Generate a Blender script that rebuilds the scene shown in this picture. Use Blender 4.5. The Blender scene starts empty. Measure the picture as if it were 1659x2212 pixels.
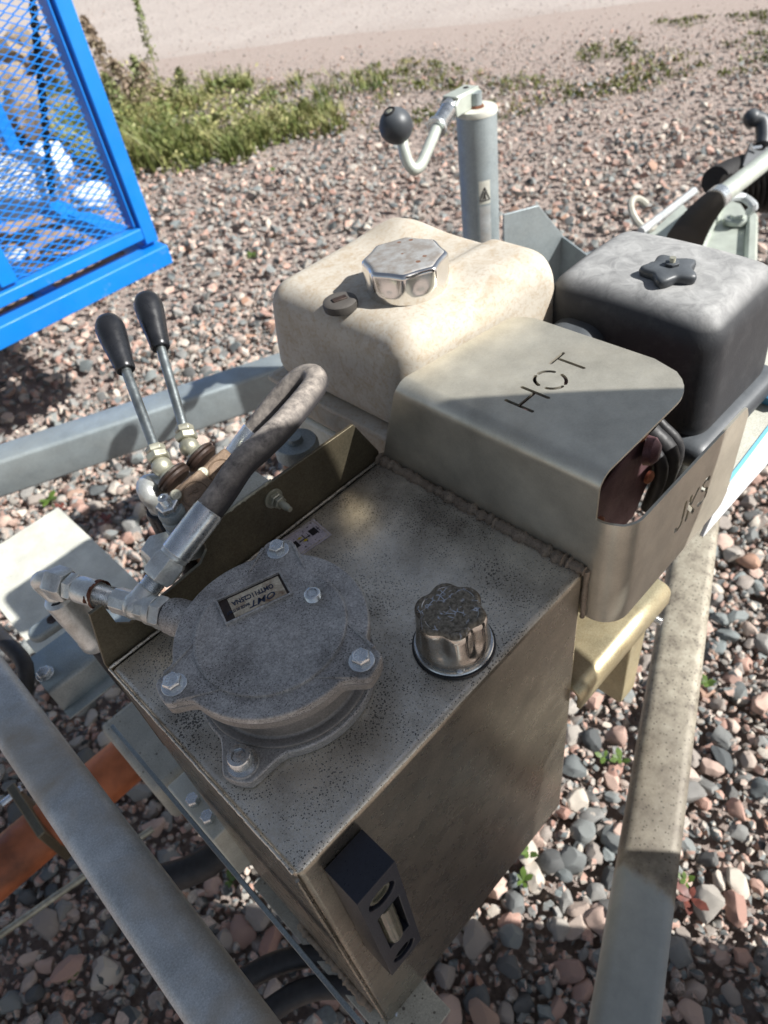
import bpy, bmesh, math, random
import numpy as np
from mathutils import Vector, Matrix, noise
random.seed(7); rng = np.random.default_rng(7)
sc = bpy.context.scene
# ------------------------------------------------------------------ camera, world, sun, exposure
# Frame of the place: X along the trailer towards the hitch, Y to its left, Z up; origin at the tank's near top corner.
GZ = -0.85                                   # ground level in that frame (everything is lifted by +0.85 at the end)
RX = Vector((0.69317109, -0.70891505, -0.1302048))     # camera right
RY = Vector((-0.57073093, -0.42951714, -0.69984372))   # camera down
RF = Vector((0.44020455, 0.55942334, -0.70232861))     # camera forward
CAM = Vector((-0.0270, -0.1720, 0.4200)); FPX = 1557.8
_d = RX*((640-829.5)/FPX)+RY*((1897-1106)/FPX)+RF; CAM = -_d*(-0.42/_d.z)
cam = bpy.data.cameras.new('camera'); co = bpy.data.objects.new('camera', cam); sc.collection.objects.link(co)
co.matrix_world = Matrix(((RX.x, -RY.x, -RF.x, CAM.x), (RX.y, -RY.y, -RF.y, CAM.y), (RX.z, -RY.z, -RF.z, CAM.z-GZ), (0, 0, 0, 1)))
cam.sensor_fit = 'HORIZONTAL'; cam.sensor_width = 36; cam.lens = 36*FPX/1659
cam.clip_start = 0.01; cam.clip_end = 500
cam.dof.use_dof = True; cam.dof.focus_distance = 0.45; cam.dof.aperture_fstop = 15.0
sc.camera = co
SUN = Vector((0.43, -0.62, 0.66)).normalized()
w = bpy.data.worlds.new('World'); sc.world = w; w.use_nodes = True
nt = w.node_tree; nt.nodes.clear()
sky = nt.nodes.new('ShaderNodeTexSky'); sky.sky_type = 'NISHITA'; sky.sun_disc = False
sky.sun_elevation = math.asin(SUN.z); sky.sun_rotation = math.atan2(SUN.x, SUN.y)
sky.air_density = 1.0; sky.dust_density = 1.5; sky.ozone_density = 1.0
bg = nt.nodes.new('ShaderNodeBackground'); bg.inputs[1].default_value = 0.060
wo = nt.nodes.new('ShaderNodeOutputWorld')
hs = nt.nodes.new('ShaderNodeHueSaturation'); hs.inputs['Saturation'].default_value = 0.62
nt.links.new(sky.outputs[0], hs.inputs['Color']); nt.links.new(hs.outputs[0], bg.inputs[0]); nt.links.new(bg.outputs[0], wo.inputs[0])
sl = bpy.data.lights.new('sun', 'SUN'); sl.energy = 5.0; sl.angle = math.radians(0.55); sl.color = (1.0, 0.978, 0.94)
so = bpy.data.objects.new('sun', sl); sc.collection.objects.link(so); so.location = (0, 0, 8)
so.rotation_euler = SUN.to_track_quat('Z', 'Y').to_euler()
sc.view_settings.view_transform = 'Standard'; sc.view_settings.look = 'None'
sc.view_settings.exposure = 0.70; sc.view_settings.gamma = 1.0
sc.cycles.max_bounces = 6; sc.cycles.use_denoising = True

# ------------------------------------------------------------------ survey helpers: a sight line met with a real plane
def ray(u, v): return RX*((u-829.5)/FPX)+RY*((v-1106)/FPX)+RF
def AZ(u, v, z): d = ray(u, v); return CAM+d*((z-CAM.z)/d.z)
def AY(u, v, y): d = ray(u, v); return CAM+d*((y-CAM.y)/d.y)
def AX(u, v, x): d = ray(u, v); return CAM+d*((x-CAM.x)/d.x)
def AD(u, v, dep): return CAM+ray(u, v)*dep
V = lambda *a: Vector(a)

# ------------------------------------------------------------------ materials
def lin(c): return tuple(((x/255)/12.92 if x/255 <= .04045 else ((x/255+.055)/1.055)**2.4) for x in c)
class N:
    def __init__(s, name):
        s.m = bpy.data.materials.new(name); s.m.use_nodes = True; s.t = s.m.node_tree
        s.b = s.t.nodes['Principled BSDF']; s.co = None
    def n(s, k, **kw):
        x = s.t.nodes.new(k)
        for a, b in kw.items(): setattr(x, a, b)
        return x
    def l(s, a, b): s.t.links.new(a, b)
    def tex(s):
        if not s.co: s.co = s.n('ShaderNodeTexCoord')
        return s.co.outputs['Object']
    def mapped(s, scale):
        m = s.n('ShaderNodeMapping'); s.l(s.tex(), m.inputs[0]); m.inputs['Scale'].default_value = scale; return m.outputs[0]
    def noise(s, scale, detail=4, rough=.55, vec=None, dist=0):
        x = s.n('ShaderNodeTexNoise'); x.inputs['Scale'].default_value = scale; x.inputs['Detail'].default_value = detail
        x.inputs['Roughness'].default_value = rough; x.inputs['Distortion'].default_value = dist
        s.l(vec if vec is not None else s.tex(), x.inputs['Vector']); return x.outputs['Fac']
    def voro(s, scale, feat='F1', vec=None):
        x = s.n('ShaderNodeTexVoronoi'); x.feature = feat; x.inputs['Scale'].default_value = scale
        s.l(vec if vec is not None else s.tex(), x.inputs['Vector']); return x.outputs['Distance']
    def ramp(s, f, stops, interp='LINEAR'):
        r = s.n('ShaderNodeValToRGB'); e = r.color_ramp; e.interpolation = interp
        while len(e.elements) < len(stops): e.elements.new(.5)
        for el, (p, c) in zip(e.elements, stops):
            el.position = p; el.color = (*c, 1) if isinstance(c, tuple) else (c, c, c, 1)
        s.l(f, r.inputs[0]); return r.outputs[0]
    def mix(s, f, a, b, mode='MIX'):
        x = s.n('ShaderNodeMix'); x.data_type = 'RGBA'; x.blend_type = mode
        for i, v in ((0, f), (6, a), (7, b)):
            if hasattr(v, 'links'): s.l(v, x.inputs[i])
            elif i == 0: x.inputs[0].default_value = v
            else: x.inputs[i].default_value = (*v, 1)
        return x.outputs[2]
    def math(s, op, a, b=0.0, c=None):
        x = s.n('ShaderNodeMath'); x.operation = op
        for i, v in enumerate((a, b) if c is None else (a, b, c)):
            if hasattr(v, 'links'): s.l(v, x.inputs[i])
            else: x.inputs[i].default_value = v
        return x.outputs[0]
    def bump(s, h, st=.3, d=.001):
        x = s.n('ShaderNodeBump'); x.inputs['Strength'].default_value = st; x.inputs['Distance'].default_value = d
        s.l(h, x.inputs['Height']); s.l(x.outputs[0], s.b.inputs['Normal']); return x
    def set(s, **kw):
        for k, v in kw.items():
            i = s.b.inputs[{'col': 'Base Color', 'rough': 'Roughness', 'metal': 'Metallic', 'trans': 'Transmission Weight', 'coat': 'Coat Weight', 'spec': 'Specular IOR Level'}[k]]
            if hasattr(v, 'links'): s.l(v, i)
            elif isinstance(v, tuple): i.default_value = (*v, 1)
            else: i.default_value = v
        return s
def simple(name, col, rough=.5, metal=0., var=.15, scale=40, bump=.15, bd=.0005):
    n = N(name); f = n.noise(scale, 5); dark = tuple(c*(1-var*1.6) for c in col); lite = tuple(min(1, c*(1+var)) for c in col)
    n.set(col=n.ramp(f, [(.3, dark), (.7, lite)]), metal=metal)
    n.set(rough=n.ramp(n.noise(scale*2.3, 3), [(.3, max(.02, rough-.08)), (.7, min(1, rough+.1))]))
    if bump: n.bump(n.noise(scale*5, 4), bump, bd)
    return n.m
def speckled(name, base, dark, metal, rough, sp_scale, sp_size, dirt=(.12, .09, .06), dirt_amt=.5, big=9, bump=.2, streak=None, grain=.3, dirt_x=None):
    """metal with black specks, brown grime and a mottled patina"""
    n = N(name)
    mott = n.noise(big*3, 6, .6)
    c = n.ramp(mott, [(.3, tuple(x*.78 for x in base)), (.55, base), (.75, tuple(min(1, x*1.18) for x in base))])
    c = n.mix(grain, c, n.ramp(n.noise(700, 4, .8), [(.36, .12), (.5, .5), (.64, .92)]), 'OVERLAY')
    dn = n.noise(big, 7, .65, dist=.4)
    if dirt_x:
        sx = n.n('ShaderNodeSeparateXYZ'); n.l(n.tex(), sx.inputs[0]); dn = n.math('ADD', dn, n.ramp(sx.outputs[0], [(max(0, dirt_x[0]), 0.0), (dirt_x[1], dirt_x[2])]))
    d = n.ramp(dn, [(.45, 0.0), (.72, 1.0)])
    d2 = n.math('MULTIPLY', d, dirt_amt)
    c = n.mix(d2, c, dirt)
    sp = n.voro(sp_scale); dens = n.noise(22, 3)
    thr = n.math('MULTIPLY', n.math('POWER', dens, 1.3), sp_size*2.3)
    mask = n.math('LESS_THAN', sp, thr)
    sp2 = n.voro(sp_scale*2.7); mask2 = n.math('LESS_THAN', sp2, n.math('MULTIPLY', thr, .85))
    m = n.math('MAXIMUM', mask, mask2)
    c = n.mix(n.math('MULTIPLY', m, .85), c, dark)
    n.set(col=c)
    n.set(metal=n.math('MULTIPLY', n.math('SUBTRACT', 1.0, m), metal))
    n.set(rough=n.math('ADD', n.math('MULTIPLY', n.noise(60, 4), .22), n.math('ADD', n.math('MULTIPLY', d2, .3), rough-.1)))
    if streak:
        h = n.noise(30, 6, .7, vec=n.mapped(streak)); n.bump(h, bump, .0004)
    else: n.bump(n.noise(520, 3), bump, .0004)
    return n.m
M = {}
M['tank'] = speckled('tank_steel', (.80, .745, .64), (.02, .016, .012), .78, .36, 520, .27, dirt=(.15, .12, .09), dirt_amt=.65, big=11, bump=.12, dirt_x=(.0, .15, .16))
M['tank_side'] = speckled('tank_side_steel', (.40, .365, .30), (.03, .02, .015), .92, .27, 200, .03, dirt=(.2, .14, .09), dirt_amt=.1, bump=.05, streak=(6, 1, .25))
M['hood'] = speckled('hood_steel', (.64, .605, .50), (.06, .05, .04), .66, .32, 300, .04, dirt=(.25, .2, .14), dirt_amt=.3, bump=.04, grain=.1)
M['brass'] = speckled('yellow_zinc_steel', (.66, .58, .38), (.2, .13, .05), .75, .38, 200, .03, dirt=(.4, .25, .08), dirt_amt=.4, bump=.1)
M['bracket'] = speckled('bracket_steel', (.17, .15, .105), (.05, .04, .02), .7, .4, 200, .04, dirt=(.12, .08, .04), dirt_amt=.4, bump=.12)
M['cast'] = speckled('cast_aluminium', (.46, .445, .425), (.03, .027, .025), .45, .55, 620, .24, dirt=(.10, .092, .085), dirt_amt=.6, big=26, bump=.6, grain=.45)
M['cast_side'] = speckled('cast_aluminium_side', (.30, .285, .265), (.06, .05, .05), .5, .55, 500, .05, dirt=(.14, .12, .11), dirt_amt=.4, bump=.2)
M['weld'] = speckled('weld_bead', (.36, .29, .22), (.04, .03, .02), .3, .75, 500, .2, dirt=(.16, .12, .09), dirt_amt=.7, big=40, bump=.9)
M['zinc'] = simple('zinc_plating', (.72, .75, .76), .26, .9, .12, 120, .2, .0003)
M['zincy'] = simple('yellowed_zinc_plating', (.44, .43, .34), .42, .6, .2, 90, .2, .0003)
M['fit'] = speckled('dusty_zinc_fitting', (.72, .74, .71), (.1, .09, .08), .65, .32, 500, .05, dirt=(.3, .25, .19), dirt_amt=.5, big=30, bump=.4)
M['rust'] = simple('rust', (.16, .06, .03), .9, 0, .4, 200, .9, .001)
M['galv'] = speckled('galvanised_steel', (.33, .38, .395), (.2, .2, .19), .5, .5, 60, .01, dirt=(.30, .31, .29), dirt_amt=.5, big=6, bump=.15)
M['galvd'] = speckled('dirty_galvanised_steel', (.44, .43, .37), (.06, .05, .04), .15, .6, 110, .13, dirt=(.20, .17, .13), dirt_amt=.55, big=9, bump=.3)
M['bar'] = speckled('dull_grey_tube', (.50, .53, .54), (.2, .19, .17), .3, .48, 90, .01, dirt=(.40, .35, .28), dirt_amt=.9, big=14, bump=.12)
M['pale'] = speckled('pale_painted_plate', (.62, .62, .54), (.2, .2, .17), .05, .6, 90, .03, dirt=(.45, .44, .38), dirt_amt=.5, big=9, bump=.15)
M['hitchw'] = simple('pale_green_zinc', (.50, .54, .48), .42, .35, .1, 30, .1)
M['rubber'] = simple('black_rubber', (.022, .022, .024), .55, 0, .25, 80, .3)
M['darkpl'] = simple('dark_plastic', (.014, .015, .018), .30, 0, .2, 60, .15)
M['gauge'] = simple('black_anodised', (.018, .020, .03), .34, 0, .15, 400, .12, .0002)
M['blue'] = simple('blue_paint', (.004, .215, .70), .38, 0, .08, 14, .05)
n = N('scuffed_blue'); f = n.ramp(n.noise(9, 8, .75), [(.60, 0.0), (.66, 1.0)]); f2 = n.math('LESS_THAN', n.voro(28), .055)
c = n.ramp(n.noise(3, 5), [(.3, (.003, .15, .52)), (.7, (.006, .21, .66))]); c = n.mix(n.math('MULTIPLY', f, .22), c, (.35, .42, .48)); c = n.mix(n.math('MULTIPLY', f2, .7), c, (.12, .10, .09)); n.set(col=c, rough=n.ramp(n.noise(20, 5), [(.3, .3), (.7, .55)])); n.bump(n.noise(60, 4), .12, .001); M['blue'] = n.m
M['orange'] = simple('orange_paint', (.42, .13, .05), .5, 0, .45, 14, .2)
M['white'] = simple('white_paint', (.80, .82, .84), .4, 0, .04, 20, .05)
M['cyan'] = simple('light_blue_stripe', (.22, .58, .78), .45, 0, .08, 20, 0)
M['deepblue'] = simple('deep_blue_paint', (.03, .15, .27), .45, 0, .1, 20, 0)
M['black'] = simple('dark_interior', (.012, .011, .011), .7, 0, .2, 60, .2)
M['muffler'] = speckled('heat_tinted_steel', (.20, .11, .12), (.04, .02, .02), .6, .5, 200, .1, dirt=(.10, .06, .06), dirt_amt=.6, big=25, bump=.3)
M['copper'] = simple('heated_copper_screw', (.45, .18, .10), .5, .5, .25, 200, .3)
M['yel'] = simple('yellow_print', (.65, .50, .04), .5, 0, .1, 60, 0)
M['ink'] = simple('dark_blue_ink', (.02, .03, .06), .5, 0, .1, 60, 0)
M['inkk'] = simple('black_ink', (.015, .012, .015), .6, 0, .1, 60, 0)
M['lilac'] = speckled('worn_sticker', (.55, .50, .55), (.05, .04, .05), 0, .5, 260, .2, dirt=(.42, .38, .33), dirt_amt=.8, big=60, bump=.2)
M['plate'] = speckled('stained_nameplate', (.60, .53, .40), (.05, .03, .02), .1, .5, 300, .12, dirt=(.20, .12, .07), dirt_amt=.95, big=110, bump=.2)
M['leaf'] = simple('leaf_green', (.09, .15, .025), .5, 0, .3, 60, 0)
M['leafr'] = simple('leaf_red', (.17, .05, .035), .5, 0, .4, 60, 0)
M['tan'] = simple('tan_rock', (.36, .29, .21), .85, 0, .3, 12, .8, .01)
M['skin'] = simple('skin', (.45, .26, .18), .5, 0, .08, 30, .1)
M['denim'] = simple('dark_denim', (.03, .04, .07), .85, 0, .25, 150, .4)
M['jacket'] = simple('dark_jacket', (.03, .032, .035), .8, 0, .2, 120, .3)
M['hair'] = simple('brown_hair', (.05, .03, .02), .6, 0, .3, 200, .5)
M['sack'] = simple('white_plastic_sack', (.58, .60, .58), .5, 0, .06, 30, .8, .004)
M['wood'] = simple('weathered_board', (.33, .24, .16), .8, 0, .3, 30, .3)
# cream fuel tank with brown dust blotches
n = N('cream_enamel')
c = n.ramp(n.noise(30, 7, .65), [(.3, (.45, .41, .34)), (.62, (.52, .48, .41))])
bl = n.ramp(n.noise(55, 8, .7, dist=.6), [(.48, 0.0), (.66, 1.0)])
c = n.mix(n.math('MULTIPLY', bl, .6), c, (.36, .27, .17))
bl2 = n.ramp(n.noise(12, 6, .7, dist=.8), [(.5, 0.0), (.72, 1.0)]); c = n.mix(n.math('MULTIPLY', bl2, .45), c, (.42, .35, .26))
fine = n.ramp(n.noise(300, 5, .7), [(.50, 0.0), (.64, 1.0)])
c = n.mix(n.math('MULTIPLY', fine, .5), c, (.36, .26, .16))
sx = n.n('ShaderNodeSeparateXYZ'); n.l(n.tex(), sx.inputs[0])
low = n.math('MULTIPLY', n.ramp(sx.outputs[2], [(.0, 1.0), (.035, 0.0)]), n.ramp(n.noise(38, 6), [(.35, 0.0), (.6, 1.0)]))
c = n.mix(n.math('MULTIPLY', low, .8), c, (.12, .075, .05))
n.set(col=c, rough=n.ramp(n.noise(25, 4), [(.3, .62), (.7, .8)])); n.bump(n.noise(260, 4), .15, .0005)
M['cream'] = n.m
# dusty black plastic: dust lies where the surface faces up
def dusty(name, base, dust, lo, hi, rough=.55, amt=1.0, sc=26, pmin=.45):
    n = N(name); g = n.n('ShaderNodeNewGeometry'); s = n.n('ShaderNodeSeparateXYZ'); n.l(g.outputs['Normal'], s.inputs[0])
    up = n.ramp(s.outputs[2], [(lo, 0.0), (hi, 1.0)])
    sm = n.ramp(n.noise(sc, 7, .7, dist=1.0 if sc < 60 else .2), [(.3, pmin), (.68, 1.0)])
    f = n.math('MULTIPLY', n.math('MULTIPLY', up, sm), amt)
    f = n.math('MAXIMUM', f, n.math('MULTIPLY', n.ramp(n.noise(60, 7, .7), [(.5, 0.0), (.8, 1.0)]), .07))
    n.set(col=n.mix(f, base, dust), rough=rough); n.bump(n.noise(500, 3), .25, .0005); return n.m
M['airbox'] = dusty('dusty_black_plastic', (.022, .024, .028), (.42, .42, .41), .55, .95, sc=55, pmin=.45)
M['shroud'] = dusty('dusty_grey_cover', (.07, .068, .065), (.20, .185, .165), .2, .95)
M['hose'] = dusty('dusty_hose', (.035, .032, .034), (.38, .335, .29), -.2, .8, .8, sc=130, pmin=.12)
M['knobd'] = dusty('dark_knob_plastic', (.035, .04, .046), (.10, .11, .12), .3, 1.0, .45)
M['plug'] = dusty('dark_gauge_plastic', (.05, .045, .04), (.10, .09, .08), .3, 1.0, .6)
# chrome caps
n = N('stained_drawbar_steel')
g = n.n('ShaderNodeNewGeometry'); sx = n.n('ShaderNodeSeparateXYZ'); n.l(g.outputs['Position'], sx.inputs[0]); px_ = n.math('ADD', sx.outputs[0], n.math('MULTIPLY', n.math('SUBTRACT', n.noise(40, 5), .5), .05))
c = n.ramp(n.noise(20, 6, .7), [(.3, (.30, .33, .33)), (.7, (.40, .43, .43))])
dirty = n.ramp(n.noise(45, 8, .75), [(.3, (.12, .10, .08)), (.5, (.31, .28, .22)), (.72, (.45, .42, .34))])
c = n.mix(n.ramp(px_, [(.262, 0.0), (.274, 1.0)]), c, dirty)
st_ = n.math('MULTIPLY', n.ramp(px_, [(.268, 0.0), (.29, 1.0), (.42, .8), (.50, 0.0)]), n.ramp(n.noise(26, 6, .7), [(.30, .55), (.6, 1.0)])); c = n.mix(n.math('MULTIPLY', st_, .75), c, (.10, .085, .07))
sp = n.math('LESS_THAN', n.voro(190), n.math('MULTIPLY', n.ramp(px_, [(.27, 0.0), (.3, 1.0)]), .22)); c = n.mix(n.math('MULTIPLY', sp, .7), c, (.06, .05, .04))
n.set(col=c, metal=.2, rough=.6); n.bump(n.noise(300, 4), .3, .0005); M['stainbeam'] = n.m
n = N('chrome'); n.set(col=(.80, .78, .75), metal=1.0, rough=n.ramp(n.noise(90, 5), [(.35, .12), (.75, .28)])); n.bump(n.noise(40, 2), .03, .0005); M['chrome'] = n.m
n = N('dusty_chrome_top')
f = n.ramp(n.noise(90, 6, .7), [(.4, 0.0), (.6, 1.0)])
c = n.mix(f, (.42, .42, .41), (.30, .27, .24)); rs = n.math('LESS_THAN', n.voro(75), .16)
c = n.mix(n.math('MULTIPLY', rs, n.ramp(n.noise(30, 2), [(.4, 0.0), (.6, .9)])), c, (.22, .10, .05))
n.set(col=c, metal=.35, rough=.5); n.bump(n.noise(300, 4), .2, .0004); M['captop'] = n.m
n = N('dirt_cracked_chrome')
f = n.math('LESS_THAN', n.voro(230, 'DISTANCE_TO_EDGE'), .07)
f = n.math('MULTIPLY', f, n.ramp(n.noise(120, 3), [(.52, 0.0), (.60, .8)]))
c = n.mix(f, n.ramp(n.noise(400, 4), [(.35, (.10, .085, .06)), (.65, (.30, .26, .20))]), (.62, .64, .68))
n.set(col=c, metal=n.math('MAXIMUM', f, .4), rough=n.math('SUBTRACT', .55, n.math('MULTIPLY', f, .45))); n.bump(n.noise(300, 4), .4, .0006); M['cracked'] = n.m
n = N('dull_chrome')
f = n.ramp(n.noise(70, 6, .7), [(.45, 0.0), (.7, 1.0)])
n.set(col=n.mix(n.math('MULTIPLY', f, .6), (.60, .57, .52), (.24, .19, .14)), metal=.98, rough=n.math('ADD', n.math('MULTIPLY', f, .3), .14)); M['dchrome'] = n.m
# brown dusty valve caps
M['vcap'] = speckled('brown_dusty_casting', (.24, .17, .115), (.06, .04, .03), .25, .55, 420, .08, dirt=(.13, .085, .055), dirt_amt=.6, big=40, bump=.5)
M['vcapr'] = simple('brown_valve_ring', (.045, .028, .021), .5, .2, .35, 200, .3)
M['gaiter'] = dusty('ribbed_rubber_gaiter', (.04, .035, .03), (.20, .17, .13), .1, 1.0, .6)
M['leverrod'] = simple('lever_rod_steel', (.28, .31, .31), .36, .85, .25, 60, .3)
M['glass'] = N('sight_glass').set(col=(.55, .52, .38), rough=.08, trans=.75).m
# stones
PAL = [(.00, (.43, .265, .21)), (.09, (.50, .35, .285)), (.17, (.22, .22, .21)), (.30, (.10, .12, .125)), (.40, (.51, .455, .385)), (.48, (.33, .19, .15)),
       (.54, (.29, .25, .22)), (.63, (.055, .065, .07)), (.71, (.37, .34, .30)), (.79, (.49, .385, .32)), (.87, (.175, .20, .20)), (.965, (.38, .22, .15))]
def stone_mat(name, island):
    n = N(name)
    if island: g = n.n('ShaderNodeNewGeometry'); r = g.outputs['Random Per Island']
    else: g = n.n('ShaderNodeObjectInfo'); r = g.outputs['Random']
    c = n.ramp(r, PAL, 'CONSTANT')
    r2 = n.math('FRACT', n.math('MULTIPLY', r, 37.0))
    c = n.mix(.6, c, n.ramp(n.noise(160, 5, .75), [(.3, .25), (.5, .5), (.72, .9)]), 'OVERLAY')
    c = n.mix(n.math('LESS_THAN', n.voro(330), n.math('MULTIPLY', r2, .32)), c, tuple([.09, .085, .08]))
    c = n.mix(n.math('MULTIPLY', r2, .25), c, (.40, .36, .32))
    n.set(col=c, rough=.78); n.bump(n.noise(230, 5, .7), .5, .0015); return n.m
M['stone'] = stone_mat('pebble_stone', False); M['stones'] = stone_mat('gravel_stone', True)
n = N('gritty_soil')
c = n.ramp(n.noise(90, 8, .75), [(.3, (.22, .175, .15)), (.5, (.38, .31, .275)), (.7, (.56, .48, .43))])
g = n.ramp(n.noise(1.6, 5), [(.48, 0.0), (.62, 1.0)])
n.set(col=c, rough=.95); n.bump(n.noise(120, 6, .75), .8, .01); M['soil'] = n.m
n = N('packed_road_grit')
c = n.ramp(n.noise(1.2, 6, .6, vec=n.mapped((.5, 1.6, 1))), [(.3, (.34, .295, .275)), (.7, (.47, .42, .39))])
c = n.mix(.5, c, n.ramp(n.noise(45, 7, .85), [(.35, (.2, .17, .15)), (.65, (.62, .55, .5))]))
g = n.n('ShaderNodeNewGeometry'); sx = n.n('ShaderNodeSeparateXYZ'); n.l(g.outputs['Position'], sx.inputs[0])
dd = n.math('ADD', n.math('MULTIPLY', n.math('SUBTRACT', sx.outputs[0], 2.30), .8280), n.math('MULTIPLY', n.math('SUBTRACT', sx.outputs[1], 6.75), .5607))
dd = n.math('ADD', dd, n.math('MULTIPLY', n.math('SUBTRACT', n.noise(1.4, 6, .6), .5), 1.2))
c = n.mix(n.ramp(dd, [(0.0, 1.0), (.85, 0.0)]), c, n.ramp(n.noise(60, 8, .8), [(.3, (.17, .14, .12)), (.5, (.33, .275, .245)), (.7, (.52, .45, .40))]))
n.set(col=c, rough=.95); n.bump(n.noise(60, 6, .75), .5, .01); M['road'] = n.m
def grass_mat(name, a, b, cc):
    n = N(name); g = n.n('ShaderNodeNewGeometry'); n.set(col=n.ramp(n.math('ADD', n.math('MULTIPLY', g.outputs['Random Per Island'], .45), n.math('MULTIPLY', n.ramp(n.noise(3.2, 5, .6), [(.35, 0.0), (.65, 1.0)]), .6)), [(0, a), (.5, b), (1, cc)]), rough=.6); return n.m
M['grass'] = grass_mat('grass_blades', (.04, .08, .015), (.15, .18, .045), (.46, .41, .19))
M['moss'] = grass_mat('moss_tufts', (.07, .10, .015), (.13, .15, .03), (.24, .21, .08))
M['weed'] = grass_mat('weed_leaves', (.14, .19, .06), (.20, .22, .09), (.26, .22, .12))
M['weedb'] = grass_mat('withered_weed', (.20, .15, .10), (.28, .21, .15), (.22, .22, .10))

# ------------------------------------------------------------------ mesh helpers
def frame(d, up=(0, 0, 1)):
    w_ = Vector(d).normalized(); up = Vector(up)
    if abs(w_.dot(up.normalized())) > .98: up = Vector((1, 0, 0))
    u = up.cross(w_).normalized(); v = w_.cross(u); return u, v, w_
class B:
    def __init__(s): s.b = bmesh.new(); s.mi = 0
    def _v(s, l): return [s.b.verts.new(p) for p in l]
    def face(s, vs):
        try: f = s.b.faces.new(vs); f.material_index = s.mi; return f
        except ValueError: return None
    def rings(s, rs, closed=True, cap=True):
        vs = [s._v(r) for r in rs]; n_ = len(vs[0])
        for a, b_ in zip(vs[:-1], vs[1:]):
            for i in range(n_ if closed else n_-1): s.face((a[i], a[(i+1) % n_], b_[(i+1) % n_], b_[i]))
        if cap and closed: s.face(vs[0][::-1]); s.face(vs[-1])
        return s
    def box(s, c, d, R=None):
        c = Vector(c); h = Vector(d)/2
        vs = [Vector((x*h.x, y*h.y, z*h.z)) for z in (-1, 1) for x, y in ((-1, -1), (1, -1), (1, 1), (-1, 1))]
        vs = [(R @ v if R else v)+c for v in vs]
        return s.rings([vs[:4], vs[4:]])
    def bbox(s, a, b_): a, b_ = Vector(a), Vector(b_); return s.box((a+b_)/2, [abs(x) for x in (b_-a)])
    def lathe(s, o, d, prof, seg=32, fn=None, up=(0, 0, 1), cap=True):
        u, v, w_ = frame(d, up); o = Vector(o); rs = []
        for r, h in prof:
            rr = []
            for i in range(seg):
                t = 2*math.pi*i/seg; k = fn(t, r, h) if fn else r
                rr.append(o+w_*h+(u*math.cos(t)+v*math.sin(t))*k)
            rs.append(rr)
        vs = [s._v(r) for r in rs]
        for a, b_ in zip(vs[:-1], vs[1:]):
            for i in range(seg): s.face((a[i], a[(i+1) % seg], b_[(i+1) % seg], b_[i]))
        if cap:
            if not (abs(prof[0][1]-prof[1][1]) < 1e-7 and prof[0][0] > prof[1][0]): s.face(vs[0][::-1])
            if not (abs(prof[-1][1]-prof[-2][1]) < 1e-7 and prof[-1][0] > prof[-2][0]): s.face(vs[-1])
        return s
    def cyl(s, a, b_, r, seg=20, r2=None):
        a, b_ = Vector(a), Vector(b_); L = (b_-a).length
        return s.lathe(a, b_-a, [(r, 0), (r if r2 is None else r2, L)], seg)
    def hexn(s, a, b_, r, ch=.12, rot=0):
        """hexagonal nut from a to b with chamfered ends"""
        a, b_ = Vector(a), Vector(b_); u, v, w_ = frame(b_-a); L = (b_-a).length; rs = []
        for h, k in ((0, 1-ch), (L*.16, 1), (L*.84, 1), (L, 1-ch)):
            rs.append([a+w_*h+(u*math.cos(rot+i*math.pi/3)+v*math.sin(rot+i*math.pi/3))*r*k for i in range(6)])
        return s.rings(rs)
    def thread(s, a, b_, r, pitch=.0013, seg=20):
        a, b_ = Vector(a), Vector(b_); L = (b_-a).length; n_ = max(2, int(L/pitch)); pr = []
        for i in range(n_): pr += [(r, i*L/n_), (r*.9, (i+.5)*L/n_)]
        return s.lathe(a, b_-a, pr+[(r, L)], seg)
    def tube(s, pts, r, seg=12, n_=8, rf=None, cap=True):
        pts = [Vector(p) for p in pts]
        if n_ > 1 and len(pts) > 2:
            q = []; P = [pts[0]*2-pts[1]]+pts+[pts[-1]*2-pts[-2]]
            for i in range(1, len(P)-2):
                for k in range(n_):
                    t = k/n_; a, b_, c, d = P[i-1:i+3]
                    q.append(.5*((2*b_)+(c-a)*t+(2*a-5*b_+4*c-d)*t*t+(3*b_-a-3*c+d)*t**3))
            pts = q+[pts[-1]]
        T = [(pts[min(i+1, len(pts)-1)]-pts[max(i-1, 0)]).normalized() for i in range(len(pts))]
        u, v, _ = frame(T[0]); rs = []
        for i, p in enumerate(pts):
            u = (u-T[i]*u.dot(T[i])).normalized(); v = T[i].cross(u)
            k = rf(i/(len(pts)-1)) if rf else r
            rs.append([p+(u*math.cos(2*math.pi*j/seg)+v*math.sin(2*math.pi*j/seg))*k for j in range(seg)])
        return s.rings(rs, cap=cap)
    def prism(s, poly, o, u, v, h):
        """polygon (a,b) in plane o,u,v, thickness h along u x v"""
        o, u, v = Vector(o), Vector(u).normalized(), Vector(v).normalized(); w_ = u.cross(v)
        a = [o+u*x+v*y for x, y in poly]; return s.rings([a, [p+w_*h for p in a]])
    def sphere(s, c, r, seg=16, ringn=10, sc_=(1, 1, 1), rot=None):
        c = Vector(c); rs = []
        for i in range(ringn+1):
            t = math.pi*(i+.001)/(ringn+.002); rr = []
            for j in range(seg):
                p = 2*math.pi*j/seg; v = Vector((math.sin(t)*math.cos(p)*sc_[0], math.sin(t)*math.sin(p)*sc_[1], math.cos(t)*sc_[2]))*r
                rr.append(c+(rot @ v if rot else v))
            rs.append(rr)
        return s.rings(rs[::-1])
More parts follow.
